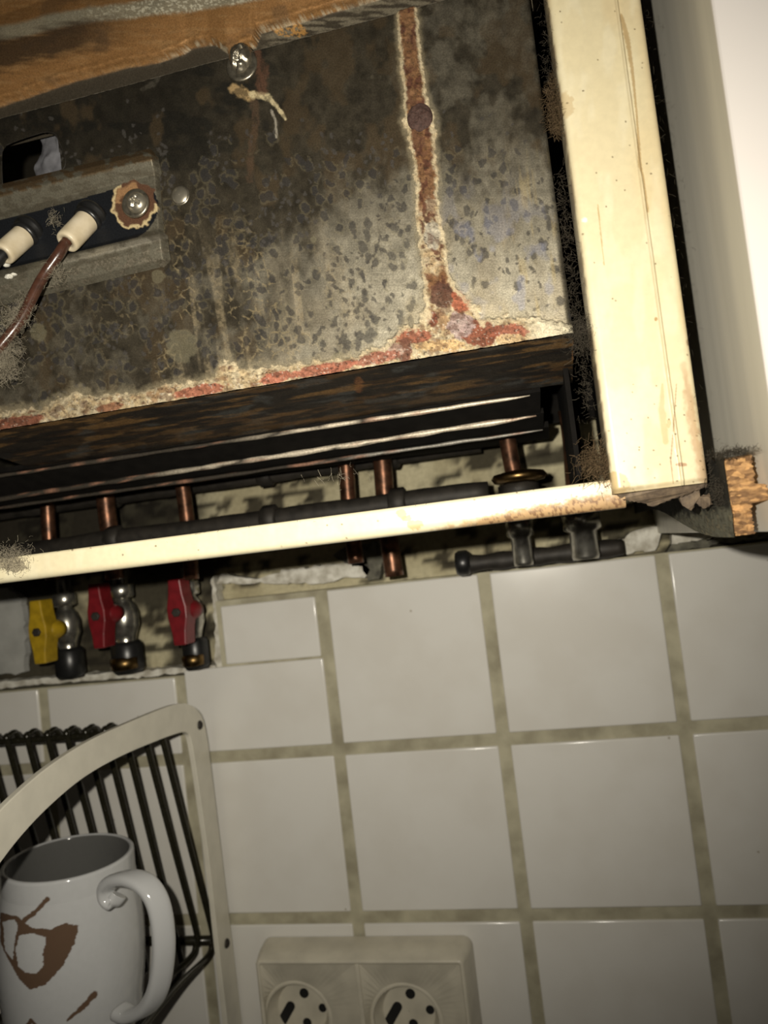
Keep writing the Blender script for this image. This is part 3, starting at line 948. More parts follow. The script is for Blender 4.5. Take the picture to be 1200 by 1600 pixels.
def lip(name, x0, y0, x1, y1, d, r, mat, seed):
    n = 60
    a = at(x0, y0, d); b = at(x1, y1, d)
    s = np.linspace(0, 1, n)
    path = a[None] + (b - a)[None] * s[:, None]
    path[:, 2] += 0.0006 * (fbm(s * 25, s * 0, seed, 3) - 0.5)
    rr = r * (0.75 + 0.5 * vn(s * 30, s * 0, seed + 3)) * np.minimum(1, (1 - s) * 12 + 0.25)
    def lc(px, py, P):
        n = fbm(px / 22, py / 9, seed + 60, 3)
        C = np.empty(P.shape); C[:] = (0.035, 0.028, 0.02)
        b = sstep(mat, mat + 190, px) * sstep(0.30, 0.46, n + 0.12 * sstep(300, 800, px))
        C = mix(C, (0.66, 0.58, 0.45) if seed < 3 else (0.30, 0.28, 0.24), b)
        C = mix(C, (0.32, 0.16, 0.10), 0.7 * sstep(0.60, 0.68, fbm(px / 8, py / 8, seed + 70, 3)))
        return C, 0.3 * b, 0.7 - 0.25 * b
    return tube(name, path, rr, M['lipvc'], heater, 8, lc)


lip('tray_lip', -80, 756, 828, 618, 0.345, 0.0010, 330, 1)
lip('tray_lip', -80, 792, 838, 650, 0.365, 0.0013, 190, 2)
lip('tray_lip', -80, 805, 848, 672, 0.385, 0.0010, 420, 3)


def tray(name, l0, l1, d0, d1, dz, mat):
    a = at(l0[0], l0[1], d0); b = at(l0[2], l0[3], d0); c = at(l1[2], l1[3], d1); d = at(l1[0], l1[1], d1)
    up = np.array([0, 0, dz])
    return mesh(name, [a + up, b + up, c + up, d + up, a + 3 * up, b + 3 * up, c + 3 * up, d + 3 * up],
                [(0, 1, 2, 3), (7, 6, 5, 4), (0, 4, 5, 1), (1, 5, 6, 2), (2, 6, 7, 3), (3, 7, 4, 0)], mat, heater, False)


tray('burner_tray', (-80, 754, 845, 616), (-80, 790, 845, 649), .3455, .365, 0.0012, M['soot'])
tray('burner_tray', (-80, 792, 850, 649), (-80, 806, 850, 671), .3655, .385, 0.0012, M['soot'])
tray('burner_tray', (-80, 806, 858, 671), (-80, 795, 858, 690), .3855, .45, 0.0014, M['soot'])
# dark end plate with its pin holes
e0 = at(845, 640, .385)[0]
box('end_plate', (hx1 - 0.004, 0.325, at(905, 745, .33)[2]), (hx1 - 0.002, 0.46, hz0 + 0.01), M['soot'], heater)
box('casing_back', (hx0, 0.46, at(600, 700, .46)[2]), (hx1 + 0.03, 0.463, hz1 + 0.1), M['soot'], heater)

# ================================================================== cream casing frame
frame = thing('casing_frame', at(1030, 765, 0.262), 'cream enamelled casing frame with stained upright and slim bottom rail', 'frame')
SD = 0.25
sx0 = at(907, 385, SD)[0]; sx1 = at(1057, 385, SD)[0]
sz0 = at(1030, 763, SD)[2]; sz1 = at(930, -140, SD)[2]
w = sx1 - sx0


def paint_base(px, py, P, seed):
    n = fbm(px / 60, py / 160, seed, 3); n3 = fbm(px / 2.6, py / 2.6, seed + 1, 3)
    C = np.empty(P.shape); C[:] = (0.64, 0.565, 0.37)
    C = mix(C, (0.62, 0.50, 0.29), 0.5 * sstep(0.45, 0.65, n))
    C = mix(C, (0.70, 0.64, 0.46), 0.5 * sstep(0.5, 0.7, fbm(px / 25, py / 70, seed + 2, 3)))
    return C, n3


def stile_col(px, py, P):
    C, n3 = paint_base(px, py, P, 101)
    f = (P[..., 0] - sx0) / w
    # grime along the ridge: brown line, then stains that get worse towards the foot
    line = 1 - sstep(0.6, 1.3, pline(px, py, [(971, 24, 2.6), (980, 60, 4.5), (988, 110, 2.5), (995, 180, 1.4), (1000, 260, 3), (1005, 275, 1.2), (1012, 330, 2)]) + 0.8 * (n3 - 0.5))
    C = mix(C, (0.36, 0.24, 0.10), 0.75 * line)
    st = 1 - sstep(0.5, 1.1, pline(px, py, [(1035, 600, 2), (1034, 640, 7), (1040, 690, 5)]) + 0.6 * (fbm(px / 7, py / 12, 104, 3) - 0.5))
    C = mix(C, (0.50, 0.34, 0.15), 0.6 * st)
    ck = 1 - sstep(0.5, 1.2, pline(px, py, [(1057, 600, 0.9), (1052, 670, 1.2), (1048, 720, 1.2), (1052, 755, 1)]) + 0.9 * (n3 - 0.5))
    C = mix(C, (0.25, 0.13, 0.05), 0.7 * ck)
    ck = 1 - sstep(0.5, 1.2, pline(px, py, [(934, 320, 1.2), (944, 415, 0.8)]) + 0.9 * (n3 - 0.5))
    C = mix(C, (0.38, 0.26, 0.10), 0.7 * ck)
    redge = sstep(540, 600, py) * (1 - sstep(0.3, 1.3, pline(px, py, [(1068, 570, 5), (1076, 620, 8), (1088, 690, 10), (1102, 750, 12)]) + 1.2 * (fbm(px / 6, py / 9, 105, 3) - 0.5)))
    C = mix(C, (0.34, 0.18, 0.08), 0.6 * redge)
    for cx, cy, rx, ry, c, s in ((884, 165, 14, 22, (0.50, 0.38, 0.20), 0.6), (1025, 499, 3.2, 3.5, (0.35, 0.22, 0.08), 0.9), (1077, 534, 5, 6, (0.22, 0.13, 0.06), 0.8),
                                 (1045, 662, 4, 7, (0.52, 0.36, 0.17), 0.7), (964, 755, 22, 20, (0.45, 0.32, 0.14), 0.75), (914, 344, 4, 4, (0.8, 0.8, 0.72), 0.8),
                                 (1065, 726, 10, 3, (0.30, 0.14, 0.07), 0.7)):
        C = mix(C, c, s * blob(px, py, cx, cy, rx, ry, int(cy), 0.6, 5))
    # fly specks
    f1, f2, idn = vor(px / 13, py / 13, 107)
    C = mix(C, (0.10, 0.07, 0.03), 0.8 * (idn < 0.05 + 0.22 * sstep(540, 680, py)) * (1 - sstep(0.03 + 0.07 * vn(px / 30, py / 30, 3), 0.13, f1 + 0.1 * (n3 - 0.5))))
    # dirty foot
    ft = sstep(14, 2, (P[..., 2] - sz0) / SD * F + 10 * (fbm(px / 8, py / 8, 109, 3) - 0.5))
    C = mix(C, (0.30, 0.22, 0.11), 0.8 * ft * (0.35 + 0.65 * sstep(1060, 960, px)))
    edge = sstep(0.03, 0.0, f) * sstep(0.35, 0.6, fbm(px / 5, py / 20, 110, 3))
    C = mix(C, (0.20, 0.14, 0.08), 0.7 * edge)
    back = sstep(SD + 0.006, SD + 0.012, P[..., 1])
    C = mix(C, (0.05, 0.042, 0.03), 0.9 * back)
    return C, np.zeros(px.shape), 0.34 + 0.25 * ft


# cross-section of the upright (x from left to right, y outwards): rounded corners and a raised bead
prof = [(0, 0.018), (0, 0.004)]
for a in np.linspace(0, math.pi / 2, 7):
    prof.append((0.0024 * (1 - math.cos(a)), 0.0024 * (1 - math.sin(a))))
prof += [(q * w, 0.0) for q in np.linspace(0.09, 0.70, 76)]
for q in np.linspace(0, 1, 10):
    prof.append((w * (0.71 + 0.045 * q), -0.0009 * math.sin(q * math.pi) + 0.0003 * q))
prof += [(q * w, 0.0003) for q in np.linspace(0.76, 0.92, 24)]
for a in np.linspace(0, math.pi / 2, 7):
    prof.append((w - 0.0022 + 0.0022 * math.sin(a), 0.0003 + 0.0022 * (1 - math.cos(a))))
prof += [(w, 0.005), (w, 0.018)]
nzs = 760
P = np.zeros((nzs, len(prof), 3))
zz = np.linspace(sz1, sz0, nzs)
for i, (x, y) in enumerate(prof):
    P[:, i, 0] = sx0 + x; P[:, i, 1] = SD + y; P[:, i, 2] = zz
fq = np.array([p[0] for p in prof]) / w
bead = np.exp(-((fq - 0.733) / 0.03) ** 2)
px, py = pix(P)
P[..., 1] -= bead[None] * 0.0005 * (fbm(px / 5, py / 18, 112, 3) - 0.3) * sstep(20, 90, py)
P[..., 1] += 0.0009 * sstep(0.0018, 0, P[..., 2] - sz0)          # softened foot
stile = grid('upright', P, M['paint'], frame, stile_col, caps=True)
stile['label'] = 'wide cream upright with a raised bead and brown stains'
RD = 0.256
rz1 = at(450, 814, RD)[2]; rz0 = at(450, 857, RD)[2]
rx0 = at(-120, 880, RD)[0]; rx1 = sx0 + 0.004


def rail_col(px, py, P):
    C, n3 = paint_base(px, py, P, 131)
    C = mix(C, (0.70, 0.66, 0.48), 0.5)
    t = (P[..., 2] - rz0) / (rz1 - rz0)
    n = fbm(px / 14, py / 14, 133, 4); nf = fbm(px / 4, py / 4, 134, 3)
    r = sstep(0.66, 0.30, t * 1.0 + 0.30 * (n - 0.5) + 0.35 * (nf - 0.5) + 0.38 * sstep(880, 680, px) + 0.6 * sstep(700, 640, px))
    C = mix(C, (0.36, 0.20, 0.075), 0.85 * r)
    C = mix(C, (0.14, 0.07, 0.035), 0.8 * r * sstep(0.5, 0.62, nf))
    for cx, cy, rx, ry in ((628, 803, 9, 8), (648, 820, 14, 8), (635, 810, 8, 5)):
        C = mix(C, (0.44, 0.30, 0.12), 0.7 * blob(px, py, cx, cy, rx, ry, cx, 0.9, 5))
    f1, f2, idn = vor(px / 12, py / 12, 135)
    C = mix(C, (0.12, 0.085, 0.045), 0.75 * (idn < 0.07 + 0.40 * sstep(700, 860, px)) * (1 - sstep(0.05, 0.16, f1 + 0.25 * (nf - 0.5))))
    g = blob(px, py, 18, 880, 28, 15, 9, 1.1, 7)
    C = mix(C, (0.20, 0.17, 0.12), 0.75 * g)
    en = sstep(925, 950, px)
    C = mix(C, (0.34, 0.22, 0.11), 0.6 * en * sstep(0.4, 0.55, n))
    return C, np.zeros(px.shape), 0.36 + 0.3 * r


h = rz1 - rz0
rp = [(0.009, h)]
for a in np.linspace(0, math.pi / 2, 6):
    rp.append((0.0012 * (1 - math.sin(a)), h - 0.0012 + 0.0012 * math.cos(a)))
rp += [(0.0, h * q) for q in np.linspace(0.86, 0.34, 34)]
for a in np.linspace(0, math.pi / 2, 8):
    rp.append((0.003 * (1 - math.cos(a)), 0.003 * (1 - math.sin(a))))
rp += [(0.009, 0)]
nxr = 900
P = np.zeros((nxr, len(rp), 3)); P[..., 0] = np.linspace(rx0, rx1, nxr)[:, None]
for i, (y, z) in enumerate(rp):
    P[:, i, 1] = RD + y; P[:, i, 2] = rz0 + z
grid('bottom_rail', P, M['paint'], frame, rail_col, caps=True)['label'] = 'slim cream rail, rusted at its right end'
# casing side that runs back from the upright
box('casing_side', (sx0 + 0.012, SD + 0.0182, sz0 + 0.006), (sx0 + 0.0132, 0.455, sz1), M['soot'], frame)


def flake(name, outline, d, mat, parent, seed, curl=0.004):
    rng = np.random.default_rng(seed)
    pts = []
    n = len(outline)
    for i in range(n):
        a = np.array(outline[i], float); b = np.array(outline[(i + 1) % n], float)
        k = max(1, int(np.hypot(*(b - a)) / 3))
        for t in range(k):
            p = a + (b - a) * t / k + (rng.normal(0, 0.8, 2) if t else 0)
            pts.append(at(p[0], p[1], d + rng.uniform(-curl, curl) * 0.3))
    return extrude_poly(name, pts, (0.0002, 0.0012, 0), mat, parent)


# crumbling foot of the upright
ft = flake('dirt_crust', [(958, 772), (1000, 766), (1060, 758), (1104, 750), (1106, 760), (1088, 767), (1066, 776), (1050, 779), (1036, 786), (1020, 792), (1004, 786), (975, 782)], 0.2555, M['flake'], frame, 2)
flake('paint_flake', [(1066, 762), (1090, 758), (1094, 776), (1108, 770), (1114, 788), (1100, 796), (1088, 786), (1080, 798), (1066, 790), (1058, 776)], 0.258, M['flake'], frame, 3)
flake('paint_flake', [(1106, 742), (1124, 738), (1128, 770), (1112, 776), (1104, 768)], 0.30, M['darkmetal'], frame, 4)
lint('edge_fluff', [(at(864, 140, .253), (.002, .002, .006), 80, .004), (at(864, 172, .253), (.0026, .003, .007), 170, .0045), (at(871, 196, .253), (.002, .002, .004), 90, .004)],
     M['lintbrown'], frame, 5, 0.00007)
lint('edge_fluff', [(at(884 + 0.122 * (y - 290) - 8, y, .253), (.0022, .002, .007), 26, .004) for y in range(290, 640, 28)] +
     [(at(857, y, .252), (.003, .002, .006), 16, .004) for y in range(20, 130, 25)] + [(at(912, 520, .254), (.006, .003, .006), 260, .006)],
     M['lintdark'], frame, 6, 0.00006)
lint('corner_fluff', [(at(936, 722, .256), (.006, .003, .006), 420, .006)], M['lintbrown'], frame, 7, 0.00008)
lint('rail_fluff', [(at(14, 868, .256), (.009, .003, .004), 200, .005), (at(22, 884, .2555), (.007, .001, .003), 110, .004), (at(520, 752, .262), (.012, .004, .004), 12, .006)],
     M['lint'], frame, 8, 0.00006)
lint('stray_hairs', [(at(1005 + 0.133 * y, y, .252), (.002, .002, .006), 5, .004) for y in range(30, 760, 60)] + [(at(x, 876 - 0.127 * x, .257), (.006, .001, .001), 5, .004) for x in range(100, 940, 70)],
     M['lintdark'], frame, 9, 0.00005)

# ================================================================== pipes behind the rail
def vpipe(name, top, bot, d0, d1, r, mat, label, cat='pipe', group=None):
    a = at(top[0], top[1], d0); b = at(bot[0], bot[1], d1)
    n = 24
    s = np.linspace(0, 1, n)
    path = a[None] + (b - a)[None] * s[:, None]
    rng = np.random.default_rng(int(top[0]))
    path[:, 0] += 0.0006 * np.sin(s * 5 + top[0]); path[:, 1] += 0.0006 * np.cos(s * 4 + top[1])
    t = thing(name, b, label, cat, group)
    tube('tube', path, r, mat, t, 20)
    return t, a, b


def nut(p, axis, r, h, mat, parent, seg=6, name='nut'):
    return lathe(name, p, axis, [(r * 0.82, 0), (r, h * 0.12), (r, h * 0.88), (r * 0.82, h)], mat, parent, seg)


up = np.array([0, 0, 1.0])
for tx, ty, bx, by, d, r, lab, nuts in (
        (70, 725, 82, 905, .445, .0045, 'thin dark copper pipe above the yellow-handled valve', 0),
        (160, 720, 178, 905, .445, .0058, 'copper pipe dropping to the middle valve with a red handle', 1),
        (281, 715, 300, 905, .435, .0046, 'short bright copper pipe above the right-hand red handle', 1),
        (536, 690, 556, 880, .445, .0048, 'left one of the close pair of dark copper pipes', 0),
        (592, 680, 616, 900, .445, .0056, 'right one of the close pair of copper pipes, reaching the tiles', 0),
        (788, 640, 806, 765, .420, .0046, 'bright copper pipe above the brass ring near the upright', 0),
        (886, 640, 902, 770, .440, .0052, 'dull copper pipe beside the cream upright', 0)):
    t, a, b = vpipe('copper_pipe', (tx, ty), (bx, by), d, d, r, M['copper'], lab)
    if nuts:
        q = at(bx - 8, by - 62, d)
        nut(q, -up, r * 2.1, 0.012, M['darkmetal'], t)


def hpipe(l, d, r, mat, label, name='pipe'):
    a = at(l[0], l[1], d); b = at(l[2], l[3], d); b[2] = a[2]; b[1] = a[1]
    t = thing(name, a, label, 'pipe')
    s = np.linspace(0, 1, 50)[:, None]
    path = a + (b - a) * s
    rr = r * (0.9 + 0.25 * fbm(s[:, 0] * 20, s[:, 0] * 0, int(l[1]), 3))
    tube('tube', path, rr, mat, t, 18)
    for q in (0.33, 0.62, 0.84):
        c = a + (b - a) * q
        nut(c, b - a, r * 1.45, 0.010, mat, t, 8, 'coupling')
    return t


hpipe((-80, 812, 750, 690), .468, .0058, M['darkmetal'], 'upper soot-black horizontal pipe along the wall, tucked under the burner trays')
hpipe((-80, 878, 762, 756), .425, .0062, M['darkmetal'], 'lower soot-black horizontal pipe just above the cream rail')

# brass ring and the chrome stubs on the right, standing on a black bar
t = thing('brass_union', at(812, 765, .42), 'wide dull brass union under the bright copper pipe', 'fitting')
lathe('ring', at(812, 755, .42), up, [(0.006, 0), (0.0135, 0.001), (0.0150, 0.0035), (0.0135, 0.0055), (0.006, 0.007)], M['brass'], t, 32)
nut(at(812, 775, .42), up, 0.011, 0.007, M['darkmetal'], t)
for x, y0, y1, d, r, lab in ((817, 800, 884, .45, .0058, 'shiny chrome pipe stub below the rail, left of the greenish one'), (914, 790, 874, .45, .0078, 'greenish chrome pipe stub below the rail nearest the upright')):
    t = thing('chrome_stub', at(x, y1, d), lab, 'pipe')
    b = at(x + 2, y1, d); a = at(x - 5, y0 - 30, d); Lh = a[2] - b[2]
    lathe('tube', b, up, [(r * .9, 0), (r, 0.002), (r, Lh * 0.38), (r * 1.35, Lh * 0.42), (r * 1.35, Lh * .62), (r * .8, Lh * .66), (r * .8, Lh)], M['chromed'], t, 24)
    nut(b + up * Lh * 0.62, up, r * 1.6, 0.008, M['darkmetal'], t)
t = thing('manifold_bar', at(850, 884, .468), 'black manifold bar lying on the tile edge under the chrome stubs', 'pipe')
a = at(722, 893, .468); b = at(975, 866, .468); b[2] = a[2]
s = np.linspace(0, 1, 30)[:, None]
tube('tube', a + (b - a) * s + np.array([0, 0, 0.004]), 0.0052 * (1 + 0.1 * np.sin(s[:, 0] * 30)), M['darkmetal'], t, 16)
lathe('end_cap', a + np.array([-0.003, 0, 0.005]), b - a, [(0.0066, 0), (0.0078, 0.002), (0.0078, 0.007), (0.006, 0.009)], M['black'], t, 20)
# sooty packing round the pair of copper pipes
crumbly('wall_packing', [(520, 868), (545, 850), (590, 845), (600, 870), (592, 905), (575, 908), (566, 885), (540, 880)], WALL + 0.004, 0.012, M['chipface'], wall, 9)


# ================================================================== ball valves in the niche
def valve(hx, hy, d, hmat, label, hw, hh, body, lean=0.0):
    """hx, hy: centre of the lever's front face in the photo"""
    c = at(hx, hy, d)
    t = thing('ball_valve', c + np.array([0, 0.012, -0.03]), label, 'valve')
    k = d / F
    w2 = hw * k / 2; h2 = hh * k / 2
    out = [(-0.62, 1.0), (0.62, 1.0), (0.74, 0.55), (1.0, 0.16), (1.0, -0.16), (0.74, -0.55), (0.62, -1.0), (-0.62, -1.0), (-0.74, -0.55), (-1.0, -0.16), (-1.0, 0.16), (-0.74, 0.55)]
    hd = extrude_poly('lever', [c + np.array([x * w2, 0, z * h2]) for x, z in out], (0, 0.013, 0), hmat, t, 0.0008)
    lathe('hub', c + np.array([0, 0.006, 0]), (0.35, 1, 0), [(w2 * 0.8, 0), (w2 * 1.05, 0.003), (w2 * 1.0, 0.010), (w2 * .7, 0.015)], hmat, t, 20)
    nut(c + np.array([0, 0.0015, 0]), (0, -1, 0), 0.0030, 0.0032, M['darkmetal'], t)
    bx, by0, by1, bd, r = body
    p0 = at(bx + 6, by1, bd); p1 = at(bx - 8, by0, bd); Lh = p1[2] - p0[2]
    lathe('body', p0, up, [(r * 1.15, 0), (r * 1.25, 0.002), (r * 1.25, Lh * .25), (r * .9, Lh * .28), (r * 1.1, Lh * .36), (r * 1.45, Lh * .45), (r * 1.45, Lh * .58), (r * 1.1, Lh * .66), (r * .75, Lh * .7), (r * .75, Lh)], M['chromed'], t, 22)
    nut(p0 + up * Lh * 0.0, up, r * 1.75, Lh * 0.30, M['black'], t)
    nut(p0 + up * Lh * 0.72, up, r * 1.35, Lh * 0.14, M['chromed'], t)
    sp = np.array([c + np.array([0, 0.012, 0]), p0 + up * Lh * 0.5])
    tube('stem', np.array([sp[0] + (sp[1] - sp[0]) * q for q in np.linspace(0, 1, 6)]), 0.004, M['darkmetal'], t, 14)
    return t, p0, Lh


valve(58, 988, .440, M['yellow'], 'ball valve with a yellow lever at the left of the niche', 36, 112, (106, 905, 1058, .470, .0062))
t, p0, Lh = valve(150, 963, .440, M['red'], 'ball valve with a red lever next to the yellow one', 34, 112, (196, 890, 1050, .470, .0068))
lathe('compression_ring', p0 + up * 0.002 + np.array([0, -0.004, 0]), up, [(0.006, 0), (0.0095, 0.001), (0.0095, 0.008), (0.006, 0.009)], M['brass'], t, 20)
t, p0, Lh = valve(276, 957, .440, M['red'], 'ball valve with a red lever at the right end of the niche', 36, 112, (302, 885, 1044, .472, .0055))
lathe('compression_ring', p0 + up * 0.002 + np.array([0, -0.004, 0]), up, [(0.005, 0), (0.0075, 0.001), (0.0075, 0.007), (0.005, 0.008)], M['brass'], t, 20)

# ================================================================== cupboard on the right
XC = 0.062
cz0 = CZ - 0.0066
cab = thing('kitchen_cupboard', (XC + 0.15, 0.38, cz0), 'wall cupboard with grey laminate side and white door standing open', 'cupboard')
HY = 0.224
box('side_panel', (XC, HY, cz0), (XC + 0.016, YB - 0.002, CZ + 0.60), M['cabinet'], cab, 0.0006)
box('bottom_panel', (XC + 0.0162, HY, cz0 + 0.002), (XC + 0.40, YB - 0.002, cz0 + 0.018), M['cabinet'], cab, 0.0006)
box('far_side_panel', (XC + 0.4002, HY, cz0), (XC + 0.416, YB - 0.002, CZ + 0.60), M['cabinet'], cab, 0.0006)
box('back_panel', (XC + 0.0162, YB - 0.006, cz0 + 0.0182), (XC + 0.40, YB - 0.0025, CZ + 0.60), M['door'], cab)
ang = math.radians(48)
dirv = np.array([math.sin(ang), -math.cos(ang), 0]); nrm = np.array([math.cos(ang), math.sin(ang), 0])
b0 = np.array([XC - 0.002, HY - 0.002, 0])
bm = bmesh.new()
vs = []
for z in (cz0 + 0.001, CZ + 0.60):
    for u, v in ((0, 0), (0.36, 0), (0.36, 0.018), (0, 0.018)):
        q = b0 + dirv * u + nrm * v
        vs.append(bm.verts.new((q[0], q[1], z)))
for f in ((0, 1, 2, 3), (7, 6, 5, 4), (0, 4, 5, 1), (1, 5, 6, 2), (2, 6, 7, 3), (3, 7, 4, 0)):
    bm.faces.new([vs[i] for i in f])
bmesh.ops.recalc_face_normals(bm, faces=bm.faces)
bmesh.ops.bevel(bm, geom=list(bm.edges), offset=0.0015, segments=3, affect='EDGES', profile=0.5)
me = bpy.data.meshes.new('door'); bm.to_mesh(me); bm.free()
dr = recentre(link('door', me, M['door'], cab)); dr['label'] = 'glossy white door swung open'

# broken stub of chipboard left against the cupboard
cx0, cx1 = XC - 0.0108, XC - 0.0003
cb = thing('chipboard_stub', (XC - 0.008, 0.41, cz0), 'broken stub of chipboard with crumbling orange front edge beside the cupboard', 'board')
rng = np.random.default_rng(12)
ny, nzc = 26, 30
YF = 0.240


def zlow(y):
    return cz0 - 0.0003 + 0.014 * sstep(YF + 0.02, YB - 0.08, y)


def ztop(y):
    return CZ + 0.0165 + 0.003 * vn(y * 300, y * 0, 3)


ys = np.linspace(YF, YB - 0.002, 120)
P = np.zeros((120, 60, 3))
for i, y in enumerate(ys):
    P[i, :, 0] = cx0; P[i, :, 1] = y; P[i, :, 2] = np.linspace(float(zlow(y)), float(ztop(y)), 60)
P[..., 0] += 0.0006 * (fbm(P[..., 1] * 300, P[..., 2] * 300, 6, 3) - 0.5)


def face_col(px, py, P):
    y = P[..., 1] * 1000; z = (P[..., 2] - CZ) * 1000
    n = fbm(y / 4, z / 3, 171, 4); n2 = fbm(y / 1.2, z / 1.2, 172, 3)
    C = np.empty(P.shape); C[:] = (0.17, 0.165, 0.12)
    C = mix(C, (0.06, 0.056, 0.04), 0.8 * sstep(0.45, 0.65, n2))
    C = mix(C, (0.30, 0.26, 0.17), 0.6 * sstep(0.62, 0.7, n2))
    C = mix(C, (0.012, 0.011, 0.009), 0.94 * sstep(-0.5, 3.5, z + 7 * (n - 0.5)))  # shadow of the upright painted into the upper part, with a ragged border
    return C, np.zeros(px.shape), np.full(px.shape, 0.85)


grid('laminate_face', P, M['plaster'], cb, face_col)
# crumbly core: front face pushed in and out, two lumps of different thickness
nf, mf = 60, 24
P = np.zeros((nf, mf, 3))
for i in range(nf):
    z = cz0 + (CZ + 0.0165 - cz0) * i / (nf - 1)
    up_ = z > CZ + 0.0025
    xr = cx1 - (0.0 if up_ else 0.0042) - (0.0030 if z > CZ + 0.0075 else 0) + 0.0008 * (rng.random() - .5)
    yf = YF - (0.0 if up_ else -0.003)
    for j in range(mf):
        P[i, j] = (cx0 + 0.0005 + (xr - cx0 - 0.0005) * j / (mf - 1), yf + 0.0022 * (fbm(np.array(i / 4.0), np.array(j / 6.0), 5, 3) - .5), z)
P2 = P.copy(); P2[..., 1] = YB - 0.08
P2[..., 2] = np.maximum(P2[..., 2], cz0 + 0.0165); P2[..., 2] += 0
ring = np.concatenate([P, P2[:, ::-1]], 1)
grid('chip_core', ring, M['chip'], cb, close_u=True, caps=True)['label'] = 'raw crumbling chipboard core'
lint('board_dust', [(at(1145, 707, .232), (.005, .003, .0012), 220, .0025), (at(1119, 745, .26), (.003, .008, .007), 420, .003), (at(1124, 770, .25), (.002, .008, .004), 200, .003)], M['lintdark'], cb, 15, 0.00007)

# ================================================================== dish rack
XR = at(366, 1467, 0.4862)[0]
rack = thing('dish_rack', (XR, WALL - 0.02, CZ - 0.30), 'wall dish rack with curved white side bracket and dark wire bars', 'dish rack')
outer = [(383, 1640), (363, 1467), (330, 1195), (323, 1145), (316, 1119), (303, 1104), (286, 1099), (262, 1104), (205, 1127), (140, 1157), (80, 1195), (30, 1237), (-12, 1280), (-70, 1352)]
inner = [(-70, 1445), (-12, 1366), (34, 1306), (82, 1256), (133, 1214), (187, 1183), (240, 1160), (278, 1146), (292, 1145), (299, 1158), (309, 1218), (327, 1347), (340, 1463), (360, 1640)]
po = resample([atx(x, y, XR) for x, y in outer], 64); pi_ = resample([atx(x, y, XR) for x, y in inner], 64)
fo = [np.array([XR, y, z]) for y, z in ((0.240, 1.325), (0.222, 1.285), (0.214, 1.235), (0.213, 1.206), (0.2195, 1.199), (0.226, 1.206), (0.229, 1.235), (0.236, 1.278), (0.249, 1.308))]
ol = np.concatenate([po, resample([po[-1]] + fo + [pi_[0]], 60)[1:-1], pi_])      # the arm goes on down to its front foot
bk = extrude_poly('side_bracket', ol, (-0.0035, 0, 0), M['rackwhite'], rack, 0.0005)
bk['label'] = 'white curved side bracket'
for x, y in ((312, 1133), (354, 1474)):
    dome('bracket_screw', atx(x, y, XR), 0.0030, 0.0018, M['darkmetal'], bk, axis=(1, 0, 0), cross=True)
TOPY = WALL - 0.052; BOTY = WALL - 0.014
tz = at(150, 1147, TOPY)[2]
bz = at(322, 1482, BOTY)[2]
wr = 0.00195
tube('top_rail', np.array([[XR - 0.36 + q * 0.359, TOPY + 0.004, tz - 0.0015] for q in np.linspace(0, 1, 12)]), 0.0023, M['rackwire'], rack, 12)
lz = at(320, 1475, BOTY)[2]
tube('lower_rail', np.array([[XR - 0.364 + q * 0.36, BOTY + 0.0045, lz] for q in np.linspace(0, 1, 12)]), 0.0030, M['rackwire'], rack, 12)
# mug floor level
MD = 0.405
mug_bottom = at(120, 1614, MD)
tube('front_rail', np.array([[XR - 0.36 + q * 0.356, BOTY - 0.118, mug_bottom[2] - 0.0065] for q in np.linspace(0, 1, 12)]), 0.0024, M['rackwire'], rack, 12)
xs_top = [255, 228, 198, 168, 138, 108, 78, 46, 14, -18, -50, -82, -114]
for k, xp in enumerate(xs_top):
    a = at(xp, 1150 + (0 if k else 4), TOPY)
    X = a[0]
    low = bz if k < 2 else mug_bottom[2] - 0.0036
    low_f = low + 0.004 if k < 2 else mug_bottom[2] - 0.0037
    path = [(X, TOPY + 0.010, tz - 0.003), (X, TOPY + 0.006, tz + 0.0035), (X, TOPY - 0.001, tz + 0.002), (X, TOPY - 0.001, tz - 0.004), (X, (TOPY + BOTY) / 2, (tz + low) / 2), (X, BOTY, low + 0.010),
            (X, BOTY - 0.003, low + 0.003), (X, BOTY - 0.011, low), (X, BOTY - 0.05, low_f), (X, BOTY - 0.10, low_f), (X, BOTY - 0.125, low_f + 0.002)]
    tube('wire_bar', resample(path, 60), wr, M['rackwire'], rack, 10)

# ================================================================== mug
R0 = 0.0380
MH = 0.1010
mug = thing('mug', (mug_bottom[0], MD, mug_bottom[2]), 'white glazed mug with brown print and scrolled handle in the dish rack', 'mug')
HEART = [(0, 1425), (28, 1432), (36, 1440), (50, 1450), (80, 1452), (100, 1442), (123, 1446), (118, 1470), (98, 1510), (70, 1540), (46, 1546), (30, 1530), (8, 1490), (0, 1470)]
WIN = [(30, 1462), (50, 1458), (70, 1464), (72, 1475), (66, 1490), (68, 1508), (58, 1521), (40, 1520), (28, 1510), (24, 1485)]
WIN2 = [(4, 1440), (22, 1436), (28, 1446), (24, 1464), (20, 1500), (8, 1485)]


